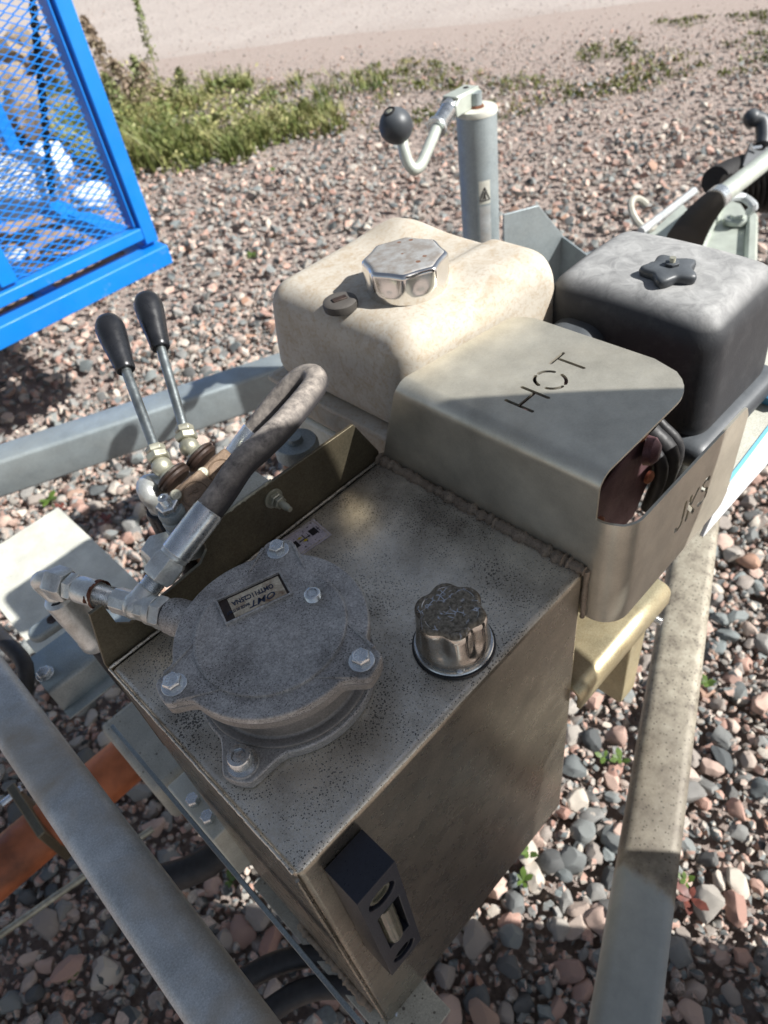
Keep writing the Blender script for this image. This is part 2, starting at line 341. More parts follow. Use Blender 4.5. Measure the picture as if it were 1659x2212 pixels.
    def rbox(s, a, b_, r, n_=14, fn=None):
        """box a..b with big rounded edges, as one smooth skin; fn bends it"""
        a, b_ = Vector(a), Vector(b_); c = (a+b_)/2; h = (b_-a)/2; r = min(r, h.x, h.y, h.z)
        t = bmesh.new(); bmesh.ops.create_cube(t, size=2)
        bmesh.ops.subdivide_edges(t, edges=t.edges[:], cuts=n_, use_grid_fill=True)
        for v in t.verts:
            p = Vector([math.copysign(abs(x)**.75, x) for x in v.co]); p = Vector((p.x*h.x, p.y*h.y, p.z*h.z))
            q = Vector([max(-h[i]+r, min(h[i]-r, p[i])) for i in range(3)]); d = p-q
            if d.length > 1e-9: p = q+d.normalized()*r
            p += c; v.co = fn(p) if fn else p
        me = bpy.data.meshes.new('t'); t.to_mesh(me); t.free(); s.b.from_mesh(me); bpy.data.meshes.remove(me)
        for f in s.b.faces: f.material_index = s.mi
        return s
ROOTS = []
def setp(o, label=None, cat=None, group=None, kind=None):
    for k, v in (('label', label), ('category', cat), ('group', group), ('kind', kind)):
        if v: o[k] = v
    return o
def obj(name, b, mats, parent=None, bev=0, sharp=38, seg=2, smooth=True):
    bm = b.b if isinstance(b, B) else b
    bmesh.ops.recalc_face_normals(bm, faces=bm.faces[:])
    off = Vector((0, 0, 0)); q = parent
    while q is not None: off += q.location; q = q.parent
    if parent is None and bm.verts:
        xs = [v.co for v in bm.verts]
        off = Vector((sum(p.x for p in xs)/len(xs), sum(p.y for p in xs)/len(xs), min(p.z for p in xs)))
    bmesh.ops.translate(bm, verts=bm.verts[:], vec=-off)
    ca = math.radians(sharp)
    for f in bm.faces: f.smooth = smooth
    for e in bm.edges:
        if len(e.link_faces) == 2 and e.calc_face_angle(0) > ca: e.smooth = False
    me = bpy.data.meshes.new(name); bm.to_mesh(me); bm.free()
    for m in (mats if isinstance(mats, (list, tuple)) else [mats]): me.materials.append(M[m] if isinstance(m, str) else m)
    o = bpy.data.objects.new(name, me); sc.collection.objects.link(o)
    if parent is None: o.location = off; ROOTS.append(o)
    else: o.parent = parent
    if bev:
        md = o.modifiers.new('b', 'BEVEL'); md.width = bev; md.segments = seg; md.limit_method = 'ANGLE'; md.angle_limit = math.radians(sharp)
    return o
def thing(name, loc, label, cat, group=None):
    o = bpy.data.objects.new(name, None); o.empty_display_size = .02; sc.collection.objects.link(o); o.location = loc
    ROOTS.append(o); return setp(o, label, cat, group)
def part(parent, name, mat, bev=0, **k):
    """returns (B, finish)"""
    b = B(); return b, (lambda: obj(name, b, mat, parent, bev, **k))
def top(name, b, mat, label, cat, group=None, **k): return setp(obj(name, b, mat, None, **k), label, cat, group)
def dup(o, parent=None, name=None):
    c = o.copy(); sc.collection.objects.link(c)
    if parent: c.parent = parent
    else: ROOTS.append(c)
    for ch in o.children: dup(ch, c)
    return c
def bake(o, mods):
    """apply modifiers made by mods(o) and replace the mesh"""
    for k, kw in mods:
        md = o.modifiers.new('m', k)
        for a, v in kw.items(): setattr(md, a, v)
    bpy.context.view_layer.update()
    ev = o.evaluated_get(bpy.context.evaluated_depsgraph_get()); me = bpy.data.meshes.new_from_object(ev)
    old = o.data; o.modifiers.clear(); o.data = me; bpy.data.meshes.remove(old); return o
def slots(strokes, o, u, v, wd, depth):
    """capsule-ended strokes (polylines in u,v) as a cutter bmesh"""
    b = B(); o, u, v = Vector(o), Vector(u).normalized(), Vector(v).normalized(); w_ = u.cross(v)
    for k, st in enumerate(strokes):
        pts = [Vector((x, y)) for x, y in st]; L, R_ = [], []
        for i, p in enumerate(pts):
            t = (pts[min(i+1, len(pts)-1)]-pts[max(i-1, 0)]).normalized(); nn = Vector((-t.y, t.x))*wd
            L.append(p+nn); R_.append(p-nn)
        t0 = (pts[1]-pts[0]).normalized(); t1 = (pts[-1]-pts[-2]).normalized()
        poly = L+[pts[-1]+t1*wd*.8]+R_[::-1]+[pts[0]-t0*wd*.8]
        dz = depth*(1+.03*k)
        b.prism([(q.x, q.y) for q in poly], o-w_*dz, u, v, 2*dz)
    bmesh.ops.recalc_face_normals(b.b, faces=b.b.faces[:])
    me = bpy.data.meshes.new('cut'); b.b.to_mesh(me); b.b.free()
    c = bpy.data.objects.new('cut', me); sc.collection.objects.link(c); return c
def text_mesh(txt, size, o, u, v, h=.0002, align='LEFT', shear=0, bold=0, sx=1.0):
    cu = bpy.data.curves.new('t', 'FONT'); cu.body = txt; cu.size = size; cu.extrude = h; cu.align_x = align; cu.shear = shear; cu.offset = bold; cu.resolution_u = 2
    to = bpy.data.objects.new('t', cu); sc.collection.objects.link(to); bpy.context.view_layer.update()
    me = bpy.data.meshes.new_from_object(to.evaluated_get(bpy.context.evaluated_depsgraph_get()))
    bpy.data.objects.remove(to); bpy.data.curves.remove(cu)
    o, u, v = Vector(o), Vector(u).normalized(), Vector(v).normalized(); w_ = u.cross(v)
    for q in me.vertices: c = q.co.copy(); q.co = o+u*c.x*sx+v*c.y+w_*c.z
    b = B(); b.b.from_mesh(me); bpy.data.meshes.remove(me); return b
def arc(cx, cy, r, a0, a1, n_=8, ry=None): return [(cx+r*math.cos(math.radians(a0+(a1-a0)*i/n_)), cy+(ry or r)*math.sin(math.radians(a0+(a1-a0)*i/n_))) for i in range(n_+1)]
def lobed(R, n_, a, pw=1, ph=0): return lambda t, r, h: r
# ================================================================== THE SETTING
b = B(); b.rings([[V(x, y, GZ-.02) for x, y in ((-60, -60), (60, -60), (60, 60), (-60, 60))]], cap=False); b.face(b.b.verts[:])
ground = setp(obj('gravel_ground', b, 'soil'), kind='structure')
P0, P1 = V(2.30, 6.75, 0), V(5.55, 1.95, 0); dr = (P1-P0).normalized()
b = B(); nx = V(-dr.y, dr.x, 0)*1.0
if nx.x < 0: nx = -nx
a0, a1 = P0-dr*30, P1+dr*30
bd = [a0+dr*(i*.35)+nx*(noise.noise(V(i*.35, 3.3, 0))*.35+noise.noise(V(i*1.3, 8.3, 0))*.12) for i in range(int((a1-a0).length/.35))]
b.rings([[V(p.x, p.y, GZ-.034) for p in bd], [V(p.x, p.y, GZ-.0165) for p in [q+nx*.7 for q in bd]], [V(p.x, p.y, GZ-.0165) for p in [q+nx*14 for q in bd]]], closed=False)
setp(obj('gravel_road', b, 'road'), kind='structure')

def roadside(x, y): return ((x-P0.x)*nx.x+(y-P0.y)*nx.y)   # <0 on our side of the road edge
def inpoly(px_, py_, poly):
    c = np.zeros(len(px_), bool); j = len(poly)-1
    for i in range(len(poly)):
        xi, yi = poly[i]; xj, yj = poly[j]
        c ^= ((yi > py_) != (yj > py_)) & (px_ < (xj-xi)*(py_-yi)/(yj-yi+1e-12)+xi); j = i
    return c
def stone_shape(sub, seed):
    r_ = random.Random(seed); t = bmesh.new(); bmesh.ops.create_icosphere(t, subdivisions=sub, radius=1)
    cuts = []
    for _ in range(13):
        d = V(r_.gauss(0, 1), r_.gauss(0, 1), r_.gauss(0, 1)).normalized(); cuts.append((d, r_.uniform(.5, .9)))
    sc_ = V(1, r_.uniform(.62, .95), r_.uniform(.45, .8))
    for v in t.verts:
        p = v.co.copy()
        for d, k in cuts:
            e = p.dot(d)
            if e > k: p -= d*(e-k)
        p *= 1+.10*noise.noise(v.co*1.7+V(seed, 0, 0))
        v.co = V(p.x*sc_.x, p.y*sc_.y, p.z*sc_.z)
    m = max(v.co.length for v in t.verts)
    for v in t.verts: v.co /= m
    t.verts.ensure_lookup_table()
    vs = np.array([v.co[:] for v in t.verts]); fs = np.array([[q.index for q in f.verts] for f in t.faces]); t.free(); return vs, fs
HI = [stone_shape(3, 100+i) for i in range(10)]; MID = [stone_shape(2, 40+i) for i in range(14)]; LO = [stone_shape(1, 70+i) for i in range(14)]
def layer(poly, sp, smin, smax, pw, zlo, zhi, keep=None):
    xs = [p[0] for p in poly]; ys = [p[1] for p in poly]
    gx, gy = np.meshgrid(np.arange(min(xs), max(xs), sp), np.arange(min(ys), max(ys), sp)); gx, gy = gx.ravel(), gy.ravel()
    gx = gx+rng.uniform(-.5, .5, gx.shape)*sp; gy = gy+rng.uniform(-.5, .5, gy.shape)*sp
    k = inpoly(gx, gy, poly)
    if keep is not None: k &= keep(gx, gy)
    gx, gy = gx[k], gy[k]; n_ = len(gx); s = smin+(smax-smin)*rng.uniform(0, 1, n_)**pw
    return np.c_[gx, gy, GZ+rng.uniform(zlo, zhi, n_)*s, s/2]
def rots(n_, tilt=.5):
    a = rng.uniform(0, 2*np.pi, n_); tx = rng.normal(0, tilt, n_); ty = rng.normal(0, tilt, n_)
    ca, sa = np.cos(a), np.sin(a); z, o = np.zeros(n_), np.ones(n_)
    A = np.stack([np.stack([ca, -sa, z], 1), np.stack([sa, ca, z], 1), np.stack([z, z, o], 1)], 1)
    Bx = np.stack([np.stack([o, z, z], 1), np.stack([z, np.cos(tx), -np.sin(tx)], 1), np.stack([z, np.sin(tx), np.cos(tx)], 1)], 1)
    C = np.stack([np.stack([np.cos(ty), z, np.sin(ty)], 1), np.stack([z, o, z], 1), np.stack([-np.sin(ty), z, np.cos(ty)], 1)], 1)
    return A@Bx@C
def merge(sets):
    Vs, Fs, off = [], [], 0
    for S, shapes in sets:
        Rm = rots(len(S)); ki = rng.integers(0, len(shapes), len(S))
        for k, (bv, bf) in enumerate(shapes):
            m = ki == k
            if not m.any(): continue
            v = np.einsum('nij,vj->nvi', Rm[m], bv)*S[m, 3][:, None, None]+S[m, :3][:, None, :]
            nn = v.shape[0]; f = bf[None]+(np.arange(nn)*len(bv))[:, None, None]+off
            Vs.append(v.reshape(-1, 3)); Fs.append(f.reshape(-1, 3)); off += nn*len(bv)
    return np.concatenate(Vs), np.concatenate(Fs)
def np_mesh(name, Vs, Fs, mat, smooth=True):
    me = bpy.data.meshes.new(name); me.vertices.add(len(Vs)); me.vertices.foreach_set('co', Vs.ravel())
    me.loops.add(Fs.size); me.loops.foreach_set('vertex_index', Fs.ravel().astype(np.int32))
    me.polygons.add(len(Fs)); me.polygons.foreach_set('loop_start', np.arange(len(Fs), dtype=np.int32)*Fs.shape[1])
    me.polygons.foreach_set('use_smooth', np.full(len(Fs), smooth)); me.update(); me.set_sharp_from_angle(angle=math.radians(24)); me.materials.append(M[mat]); return me
NEARP = [(-.95, .75), (-.55, -.1), (.2, -1.0), (1.3, -.6), (2.2, .5), (2.1, 1.6), (1.2, 2.1), (-.1, 1.8)]
FARP = [(-.4, 1.6), (.9, -.3), (1.9, -.3), (6.0, 1.6), (3.0, 6.4), (1.8, 6.6)]
near = layer(NEARP, .0255, .017, .062, 2.1, .0, .40)
fill = layer(NEARP, .0150, .009, .022, 1.2, -.1, .9)
infar = lambda x, y: ~inpoly(x, y, NEARP) & (roadside(x, y) < -.2+rng.normal(0, .3, len(x)))
fr = lambda x, y: np.clip((-roadside(x, y))/2.6, 0, 1)
far = layer(FARP, .040, .02, .062, 1.5, .0, .35, lambda x, y: infar(x, y) & (rng.uniform(0, 1, len(x)) < .15+.85*fr(x, y)))
far[:, 3] *= .45+.55*fr(far[:, 0], far[:, 1])
fill2 = layer(FARP, .034, .007, .018, 1.2, -.2, .6, infar)
# stones seen largest become single parts of the ground
d = near[:, :3]-np.array(CAM); xx = d@np.array(RX); yy = d@np.array(RY); zz = d@np.array(RF)
u = 829.5+FPX*xx/zz; v = 1106+FPX*yy/zz; size = near[:, 3]/zz
HIDE = [[(225, 1440), (640, 1900), (850, 2212), (920, 2120), (1215, 1740), (1262, 1320), (1340, 1335), (1600, 1060), (1659, 850), (1659, 560), (1310, 500), (850, 460), (590, 640), (590, 800), (820, 960)],
        [(0, 1420), (600, 2212), (390, 2212), (0, 1640)], [(1275, 2212), (1426, 1329), (1533, 1261), (1436, 2212)], [(0, 956), (590, 770), (600, 870), (0, 1081)], [(0, 1180), (130, 1090), (310, 1260), (100, 1400)]]
vis = (zz > 0) & (u > 5) & (u < 1654) & (v > 5) & (v < 2207)
for h in HIDE: vis &= ~inpoly(u, v, h)
order = np.argsort(-size*vis)[:300]; rest = np.ones(len(near), bool); rest[order] = False
HM = []
for i, (bv, bf) in enumerate(HI): HM.append(np_mesh('stone', bv, bf, 'stone'))
Rm = rots(300)
for k, i in enumerate(order):
    o = bpy.data.objects.new('stone', HM[k % len(HM)]); sc.collection.objects.link(o); o.parent = ground
    m = Matrix([list(r) for r in Rm[k]]).to_4x4(); s = near[i, 3]
    o.matrix_basis = Matrix.Translation(V(*near[i, :3])-ground.location) @ m @ Matrix.Scale(s, 4)
grit = layer([(2.2, 7.4), (5.8, 2.2), (8.5, 4.5), (5.0, 10.5)], .075, .005, .018, 2.0, .0, .3, lambda x, y: roadside(x, y) > -.1); grit[:, 2] += .004
Vs, Fs = merge([(grit, LO), (near[rest], MID), (fill, LO), (far, LO), (fill2[:], LO)])
g = bpy.data.objects.new('gravel', np_mesh('gravel', Vs, Fs, 'stones')); sc.collection.objects.link(g); ROOTS.append(g)
setp(g, 'loose pink, grey and dark pebbles and grit covering the ground round the trailer', 'gravel', kind='stuff')

# grass and moss
def blades(polys, n_, hmin, hmax, wd, clump, keep=None):
    Vv, Ff = [], []; cnt = 0
    while cnt < n_:
        poly = polys; xs = [p[0] for p in poly]; ys = [p[1] for p in poly]
        cx_, cy_ = random.uniform(min(xs), max(xs)), random.uniform(min(ys), max(ys))
        if not inpoly(np.array([cx_]), np.array([cy_]), poly)[0]: continue
        if keep and not keep(cx_, cy_): continue
        k = random.randint(*clump); hh = random.uniform(hmin, hmax)*(1+max(0, 2.5-cx_)*1.1 if hmax > .1 else 1); cr = .012*k**.5
        for _ in range(k):
            a = random.uniform(0, 6.28); r_ = cr*random.random()**.5; h = hh*random.uniform(.5, 1.1)
            x, y = cx_+r_*math.cos(a), cy_+r_*math.sin(a); la = random.uniform(0, 6.28); ln = h*random.uniform(.1, .7)
            ww = wd*random.uniform(.6, 1.4); px_, py_ = -math.sin(la)*ww, math.cos(la)*ww; i = len(Vv)
            for t, kk in ((0, 1), (.5, .8)):
                z = GZ-.01+h*t; q = ln*t*t
                Vv += [(x+math.cos(la)*q-px_*kk, y+math.sin(la)*q-py_*kk, z), (x+math.cos(la)*q+px_*kk, y+math.sin(la)*q+py_*kk, z)]
            Vv.append((x+math.cos(la)*ln, y+math.sin(la)*ln, GZ-.01+h*.93)); Vv.append((x+math.cos(la)*ln*.9, y+math.sin(la)*ln*.9, GZ-.01+h*.9))
            Ff += [(i, i+1, i+3, i+2), (i+2, i+3, i+4, i+5)]; cnt += 1
    return np.array(Vv, float), np.array(Ff)
GP = [(1.70, 3.75), (2.15, 3.25), (2.75, 3.05), (3.3, 3.15), (3.6, 3.6), (3.0, 4.7), (2.5, 5.7), (2.0, 5.7)]
def gkeep(x, y): return noise.noise(V(x*3.0, y*3.0, 1))*1.3+.42*(1-(x-1.85)/1.0) > random.uniform(-.1, .7)
Vv, Ff = blades(GP, 11500, .03, .16, .0045, (5, 30), gkeep)
hv, hf = [], []
for _ in range(420):
    x, y = random.uniform(1.7, 2.9), random.uniform(3.1, 5.3)
    if not inpoly(np.array([x]), np.array([y]), GP)[0] or random.random() < (x-1.7)*.6: continue
    hh = random.uniform(.05, .24); 
    for _k in range(26):
        q = random.random(); p = V(x+random.gauss(0, .045), y+random.gauss(0, .045), GZ+hh*q); s = random.uniform(.006, .02)
        d1 = V(random.gauss(0, 1), random.gauss(0, 1), random.gauss(0, .6)).normalized()*s; d2 = d1.cross(V(random.gauss(0, 1), random.gauss(0, 1), .5)).normalized()*s*.45; n0_ = len(Vv)+len(hv)
        hv += [tuple(p-d1), tuple(p+d2), tuple(p+d1), tuple(p-d2)]; hf.append((n0_, n0_+1, n0_+2, n0_+3))
Vv = np.concatenate([Vv, np.array(hv)]); Ff = np.concatenate([Ff, np.array(hf)])
o = bpy.data.objects.new('grass', np_mesh('grass', Vv, Ff, 'grass')); sc.collection.objects.link(o); ROOTS.append(o)
setp(o, 'dry yellow green grass growing between the gravel and the road', 'grass', kind='stuff')
MP = [(2.6, 2.7), (3.6, 2.1), (4.6, 1.2), (6.0, 1.2), (5.5, 2.1), (4.3, 3.2), (3.5, 4.1), (2.9, 4.3)]
def mkeep(x, y): return noise.noise(V(x*1.8, y*2.2, 7)) > random.uniform(-.12, .38) and roadside(x, y) < -.1
Vv, Ff = blades(MP, 6500, .010, .038, .006, (4, 18), mkeep)
o = bpy.data.objects.new('moss', np_mesh('moss', Vv, Ff, 'moss')); sc.collection.objects.link(o); ROOTS.append(o)
setp(o, 'low olive green tufts scattered on the gritty verge beside the road', 'moss', kind='stuff')
def weed(x, y, h, wd, mat, label, seeds, lean=(0, 0)):
    b = B(); b.tube([V(x, y, GZ-.02), V(x+lean[0]*.4, y+lean[1]*.4, GZ+h*.5), V(x+lean[0], y+lean[1], GZ+h)], .004, 6, 6, rf=lambda t: .005*(1-t*.7))
    t_ = thing('weed', V(x, y, GZ), label, 'weed', 'tall weeds beside the road'); obj('stem', b, mat, t_)
    b = B()
    for i in range(int(seeds*1.0)):
        q = random.uniform(.2, 1)**.7; r_ = wd*1.5*(1.1-q)*random.random(); a = random.uniform(0, 6.28)
        c = V(x+lean[0]*q**1.5+r_*math.cos(a), y+lean[1]*q**1.5+r_*math.sin(a), GZ+h*q); s = random.uniform(.008, .021)
        d1 = V(random.gauss(0, 1), random.gauss(0, 1), random.gauss(0, 1)).normalized()*s; d2 = d1.cross(V(random.gauss(0, 1), random.gauss(0, 1), .3)).normalized()*s*.5
        b.face(b._v([c-d1, c+d2, c+d1, c-d2]))
    obj('foliage', b, mat, t_)
for (px_, py_), h, wd, mat, lab, sd in (((262, 232), .52, .10, 'weedb', 'dark withered weed with a dense brown seed head, left of the green spire', 520),
        ((352, 205), .60, .045, 'weed', 'tall thin green weed spire standing alone in front of the road', 240),
        ((300, 260), .34, .13, 'weedb', 'low brown withered weed beside the taller seed head', 380),
        ((205, 205), .78, .09, 'weedb', 'withered weed stem showing just beside the blue cage post', 360),
        ((318, 215), .26, .10, 'weed', 'short green weed at the foot of the thin spire', 260),
        ((275, 275), .30, .09, 'weed', 'green leafy weed in front of the dark seed heads, close to the cage post', 300),
        ((335, 255), .30, .12, 'weedb', 'brown dry weed right of the seed heads, below the thin spire', 260),
        ((400, 235), .22, .10, 'weed', 'low bushy green weed at the right end of the weed clump', 260)):
    p = AZ(px_, py_, GZ); weed(p.x, p.y, h, wd, mat, lab, sd, (random.uniform(-.04, .04), random.uniform(-.04, .04)))
# small plants between the pebbles
def sprout(u_, v_, mat, label, n_=6, s=.016, group=None):
    s *= .58
    p = AZ(u_, v_, GZ+.02); b = B()
    for i in range(n_):
        a = i*2.4+random.random(); l_ = s*random.uniform(.7, 1.3); d1 = V(math.cos(a), math.sin(a), random.uniform(.2, .8)).normalized(); sd = d1.cross(V(0, 0, 1)).normalized()*l_*.42
        q = p+V(0, 0, random.uniform(0, .012)); prev = [q-sd*.1, q+sd*.1]
        pts = [[q+d1*l_*t*1.6-sd*k+V(0, 0, -.25*l_*t*t), q+d1*l_*t*1.6+sd*k+V(0, 0, -.25*l_*t*t)] for t, k in ((0, .12), (.35, .8), (.7, .9), (1, .1))]
        vs = [b._v(x) for x in pts]
        for r1, r2 in zip(vs[:-1], vs[1:]): b.face((r1[0], r1[1], r2[1], r2[0]))
    b.cyl(p+V(0, 0, -.03), p+V(0, 0, .01), .0012, 5)
    top('seedling', b, mat, label, 'plant', group or 'small plants among the pebbles')
sprout(110, 1085, 'leaf', 'bright green broad-leaved plant behind the pale plate corner', 9, .032)
sprout(135, 1100, 'leafr', 'reddish leaf beside the green plant at the pale plate corner', 4, .022)
sprout(545, 555, 'leaf', 'green plant in the gravel between blue cage and cream fuel tank', 12, .026)
sprout(590, 372, 'leaf', 'yellow green plant in the gravel below the jack crank ball', 10, .024)
sprout(1490, 1945, 'leafr', 'red and orange leaves right of the drawbar beam', 8, .026)
sprout(1478, 1905, 'leaf', 'small green leaves just above the red leaves by the right beam', 5, .018)
sprout(1305, 1640, 'leaf', 'green leaf pair between tank and right beam', 4, .018)
sprout(1340, 1645, 'leaf', 'green leaves touching the left edge of the right beam', 5, .02)
sprout(1140, 1845, 'leaf', 'green sprout in the sunlit pebbles below the tank edge', 5, .018)
sprout(1130, 1905, 'leaf', 'lower green sprout below the tank edge', 5, .018)
sprout(1525, 1480, 'leaf', 'yellow green leaves along the right edge of the drawbar beam', 8, .02)
sprout(155, 2110, 'leaf', 'green sprout in shade at the lower left, by the dark pebbles', 5, .018)
sprout(500, 1905, 'leaf', 'green sprout seen through the gap beside the blade strip', 5, .018)
sprout(230, 1130, 'leafr', 'dark red leaf between pale plate and control valve', 6, .03)
sprout(840, 2070, 'leaf', 'green weed under the tank edge in the shade', 4, .016)

# ================================================================== TANK
T = thing('hydraulic_tank', V(.14, .106, -.412), 'brushed steel hydraulic oil tank with speckled top, in the middle', 'tank')
b = B(); b.bbox((0, 0, -.41), (.283, .212, 0))
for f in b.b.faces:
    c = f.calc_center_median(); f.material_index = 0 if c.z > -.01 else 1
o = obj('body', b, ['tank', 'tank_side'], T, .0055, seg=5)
def bead(pts, r, amp, name='weld_bead', mat='weld', par=T, fr_=330):
    q = []
    for a, c in zip(pts[:-1], pts[1:]):
        a, c = Vector(a), Vector(c); n_ = max(2, int((c-a).length/.0022))
        q += [a.lerp(c, i/n_) for i in range(n_)]
    q.append(Vector(pts[-1])); rs = []
    d0 = (q[1]-q[0]).normalized(); uu, vv, _ = frame(d0)
    for p in q:
        k = r*(1+amp*noise.noise(p*fr_)); jx = noise.noise(p*110+V(9, 1, 2))*r*amp*.6
        rs.append([p+uu*(jx+k*math.cos(t*math.pi/4))+vv*k*math.sin(t*math.pi/4)*(1+.3*amp*noise.noise(p*300+V(t, 0, 0))) for t in range(8)])
    b = B(); b.rings(rs); return obj(name, b, mat, par, sharp=80)
bead([(.2815, .211, .0008), (.2815, -.0005, .0008)], .0046, .8)
bead([(.2832, -.0012, .001), (.2832, -.0012, -.055)], .0022, .5)
bead([(0.0006, .003, .0), (0.0006, .2115, .0)], .0011, .5, mat='tank')
bead([(0.001, .2115, .0003), (.281, .2115, .0003)], .0013, .5, mat='tank')
bead([(-.0002, .0002, -.004), (-.0002, .0002, -.40)], .0013, .6, mat='tank_side')
bead([(-.002, .13, -.408), (-.002, .02, -.408)], .004, .9)
b = B(); b.bbox((-.012, -.035, -.418), (.05, .20, -.4115)); obj('foot_plate', b, 'galvd', T, .0008)
p = AZ(862, 2172, -.41); b = B(); b.tube([p+V(-.008, -.004, 0), p+V(0, .001, .004), p+V(.006, .004, .003)], .0014, 6, 4); obj('spatter', b, 'zinc', T)
# sticker with the pump pictogram
S0 = V(.1575, .1815, .0003); su = V(.191-.1575, .178-.1815, 0).normalized(); sv = V(-su.y, su.x, 0)
b = B(); b.prism([(0, 0), (.0345, 0), (.0345, .0262), (0, .0262)], S0, su, sv, .0003); st = obj('sticker', b, 'lilac', T)
def rect(b, x0, y0, x1, y1, z=.0004, h=.00012): b.prism([(x0, y0), (x1, y0), (x1, y1), (x0, y1)], S0+V(0, 0, z), su, sv, h)
b = B(); rect(b, .0015, .0015, .033, .0021); rect(b, .0015, .0243, .033, .0249); rect(b, .0324, .0021, .033, .0243); rect(b, .0015, .0021, .0021, .0243); obj('border_print', b, 'plate', st)
b = B(); rect(b, .0035, .009, .0095, .0165); rect(b, .0225, .0105, .0290, .0180); rect(b, .0105, .0122, .0215, .0132, z=.00045); rect(b, .016, .0085, .0168, .0118); rect(b, .016, .0137, .0168, .0185)
rect(b, .0302, .011, .0308, .0175); rect(b, .0293, .0138, .0316, .0146, z=.0005); rect(b, .0202, .0110, .0206, .0165, z=.0005); obj('pictogram', b, 'inkk', st)
b = B()
for cx_, cy_ in ((.0132, .0162), (.0155, .0108)): b.prism([(cx_-.0026, cy_), (cx_, cy_-.0013), (cx_+.0026, cy_), (cx_, cy_+.0013)], S0+V(0, 0, .00055), su, sv, .0001)
obj('yellow_mark', b, 'yel', st)

# bracket plate rising along the tank's far edge, with shelf for the control valve
K = thing('valve_bracket', V(.14, .24, -.05), 'olive steel bracket plate with chamfered ends along the tank edge, carrying the control valve', 'bracket')
b = B(); b.prism([(.0, -.12), (.2835, -.12), (.2835, .008), (.262, .052), (.105, .0545), (.104, .036), (.095, .028), (.030, .022), (.022, .03), (.021, .053), (.0105, .053), (0, .004)], (0, .2165, 0), (1, 0, 0), (0, 0, 1), .003)
obj('upright_plate', b, 'bracket', K, .0004)
b = B(); b.prism([(.118, .2145), (.174, .2145), (.174, .235), (.150, .262), (.118, .262)], (0, 0, .0495), (1, 0, 0), (0, 1, 0), .003); obj('shelf', b, 'pale', K, .0004)
bead([(.115, .2155, .0535), (.174, .2155, .0535)], .0016, .6, par=K, mat='zincy')
b = B(); c = AY(590, 1076, .2135); c.y = .2135
b.cyl(c, c-V(0, .0015, 0), .0085); b.hexn(c-V(0, .0015, 0), c-V(0, .0065, 0), .0066); b.hexn(c-V(0, .0067, 0), c-V(0, .0105, 0), .0055); b.thread(c-V(0, .0105, 0), c-V(0, .0165, 0), .0032); b.lathe(c-V(0, .0165, 0), (0, -1, 0), [(.0032, 0), (.0024, .0025), (.0021, .005)], 14)
obj('stud_bolt', b, 'zincy', K, .0002)

# ================================================================== RETURN FILTER
FC = V(.083, .104, 0); F = thing('return_filter', FC.copy(), 'round cast aluminium filter housing bolted to the tank top', 'filter')
def lug_outline(R, lugs, Rl, wl=.13, wo=.28, n_=180):
    pts = []
    for i in range(n_):
        t = 2*math.pi*i/n_; r = R
        for a in lugs:
            dd = abs((t-math.radians(a)+math.pi) % (2*math.pi)-math.pi)
            if dd < wl: k = math.sqrt(max(0, 1-(dd/wl)**2))*.12+.88
            elif dd < wo: k = .88*(1-(dd-wl)/(wo-wl)); k = .88*(k/.88)**1.7
            else: k = 0
            r = max(r, R+(Rl-R)*min(1, k))
        pts.append((r*math.cos(t), r*math.sin(t)))
    return pts
LA = (46, -72, 168)
b = B(); b.prism(lug_outline(.0615, (207, 27), .0815, .14, .42), FC+V(0, 0, .0002), (1, 0, 0), (0, 1, 0), .0085); obj('base_flange', b, 'cast', F, .0012)
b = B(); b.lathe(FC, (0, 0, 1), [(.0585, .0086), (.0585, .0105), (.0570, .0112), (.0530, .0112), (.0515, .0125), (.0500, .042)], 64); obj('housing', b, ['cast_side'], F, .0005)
for a in (207, 27):
    b = B()
    q = FC+V(math.cos(math.radians(a)), math.sin(math.radians(a)), 0)*.070+V(0, 0, .0085); b.lathe(q, (0, 0, 1), [(.0105, 0), (.0098, .0012), (.0095, .0014)], 24); obj('lug_seat', b, 'cast', F)
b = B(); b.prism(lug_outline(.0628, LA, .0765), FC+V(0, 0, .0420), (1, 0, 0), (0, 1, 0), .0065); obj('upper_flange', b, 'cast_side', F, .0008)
b = B(); b.prism(lug_outline(.0635, LA, .0770), FC+V(0, 0, .0489), (1, 0, 0), (0, 1, 0), .0064); lid = obj('lid', b, 'cast', F, .0011)
b = B(); b.lathe(FC, (0, 0, 1), [(.0500, .0552), (.0494, .0570), (.0484, .0574), (.0474, .0572), (.0462, .0566), (.02, .0565), (.001, .0565)], 72); obj('raised_disc', b, 'cast', lid)
for a in LA:
    for s in (-1, 1):
        b = B()
        ar = math.radians(a+s*9); ai = math.radians(a+s*27)
        q0 = FC+V(math.cos(ar)*.0700, math.sin(ar)*.0700, .0556); q1 = FC+V(math.cos(ai)*.0480, math.sin(ai)*.0480, .0556)
        b.tube([q0, q1], .0009, 6, 1, rf=lambda t: .0013*(1-t)+.0003); obj('web_rib', b, 'cast', lid)
HB = []
def hexbolt(q, par):
    b = B(); b.lathe(q, (0, 0, 1), [(.0082, 0), (.0080, .0009), (.0066, .0013)], 28); b.hexn(q+V(0, 0, .0012), q+V(0, 0, .0062), .0062, .08, .3)
    b.lathe(q+V(0, 0, .0061), (0, 0, 1), [(.0050, 0), (.0048, .0005), (.0042, .0005), (.0040, .0003), (.0002, .0003)], 24)
    o = obj('hex_bolt', b, 'zinc', par, .0002)
    b = B()
    for k in range(9):
        a = k*math.pi*2/9; b.tube([q+V(math.cos(a)*.0012, math.sin(a)*.0012, .0063), q+V(math.cos(a)*.0034, math.sin(a)*.0034, .0063)], .00022, 5, 1)
    obj('head_mark', b, 'zinc', o); return o
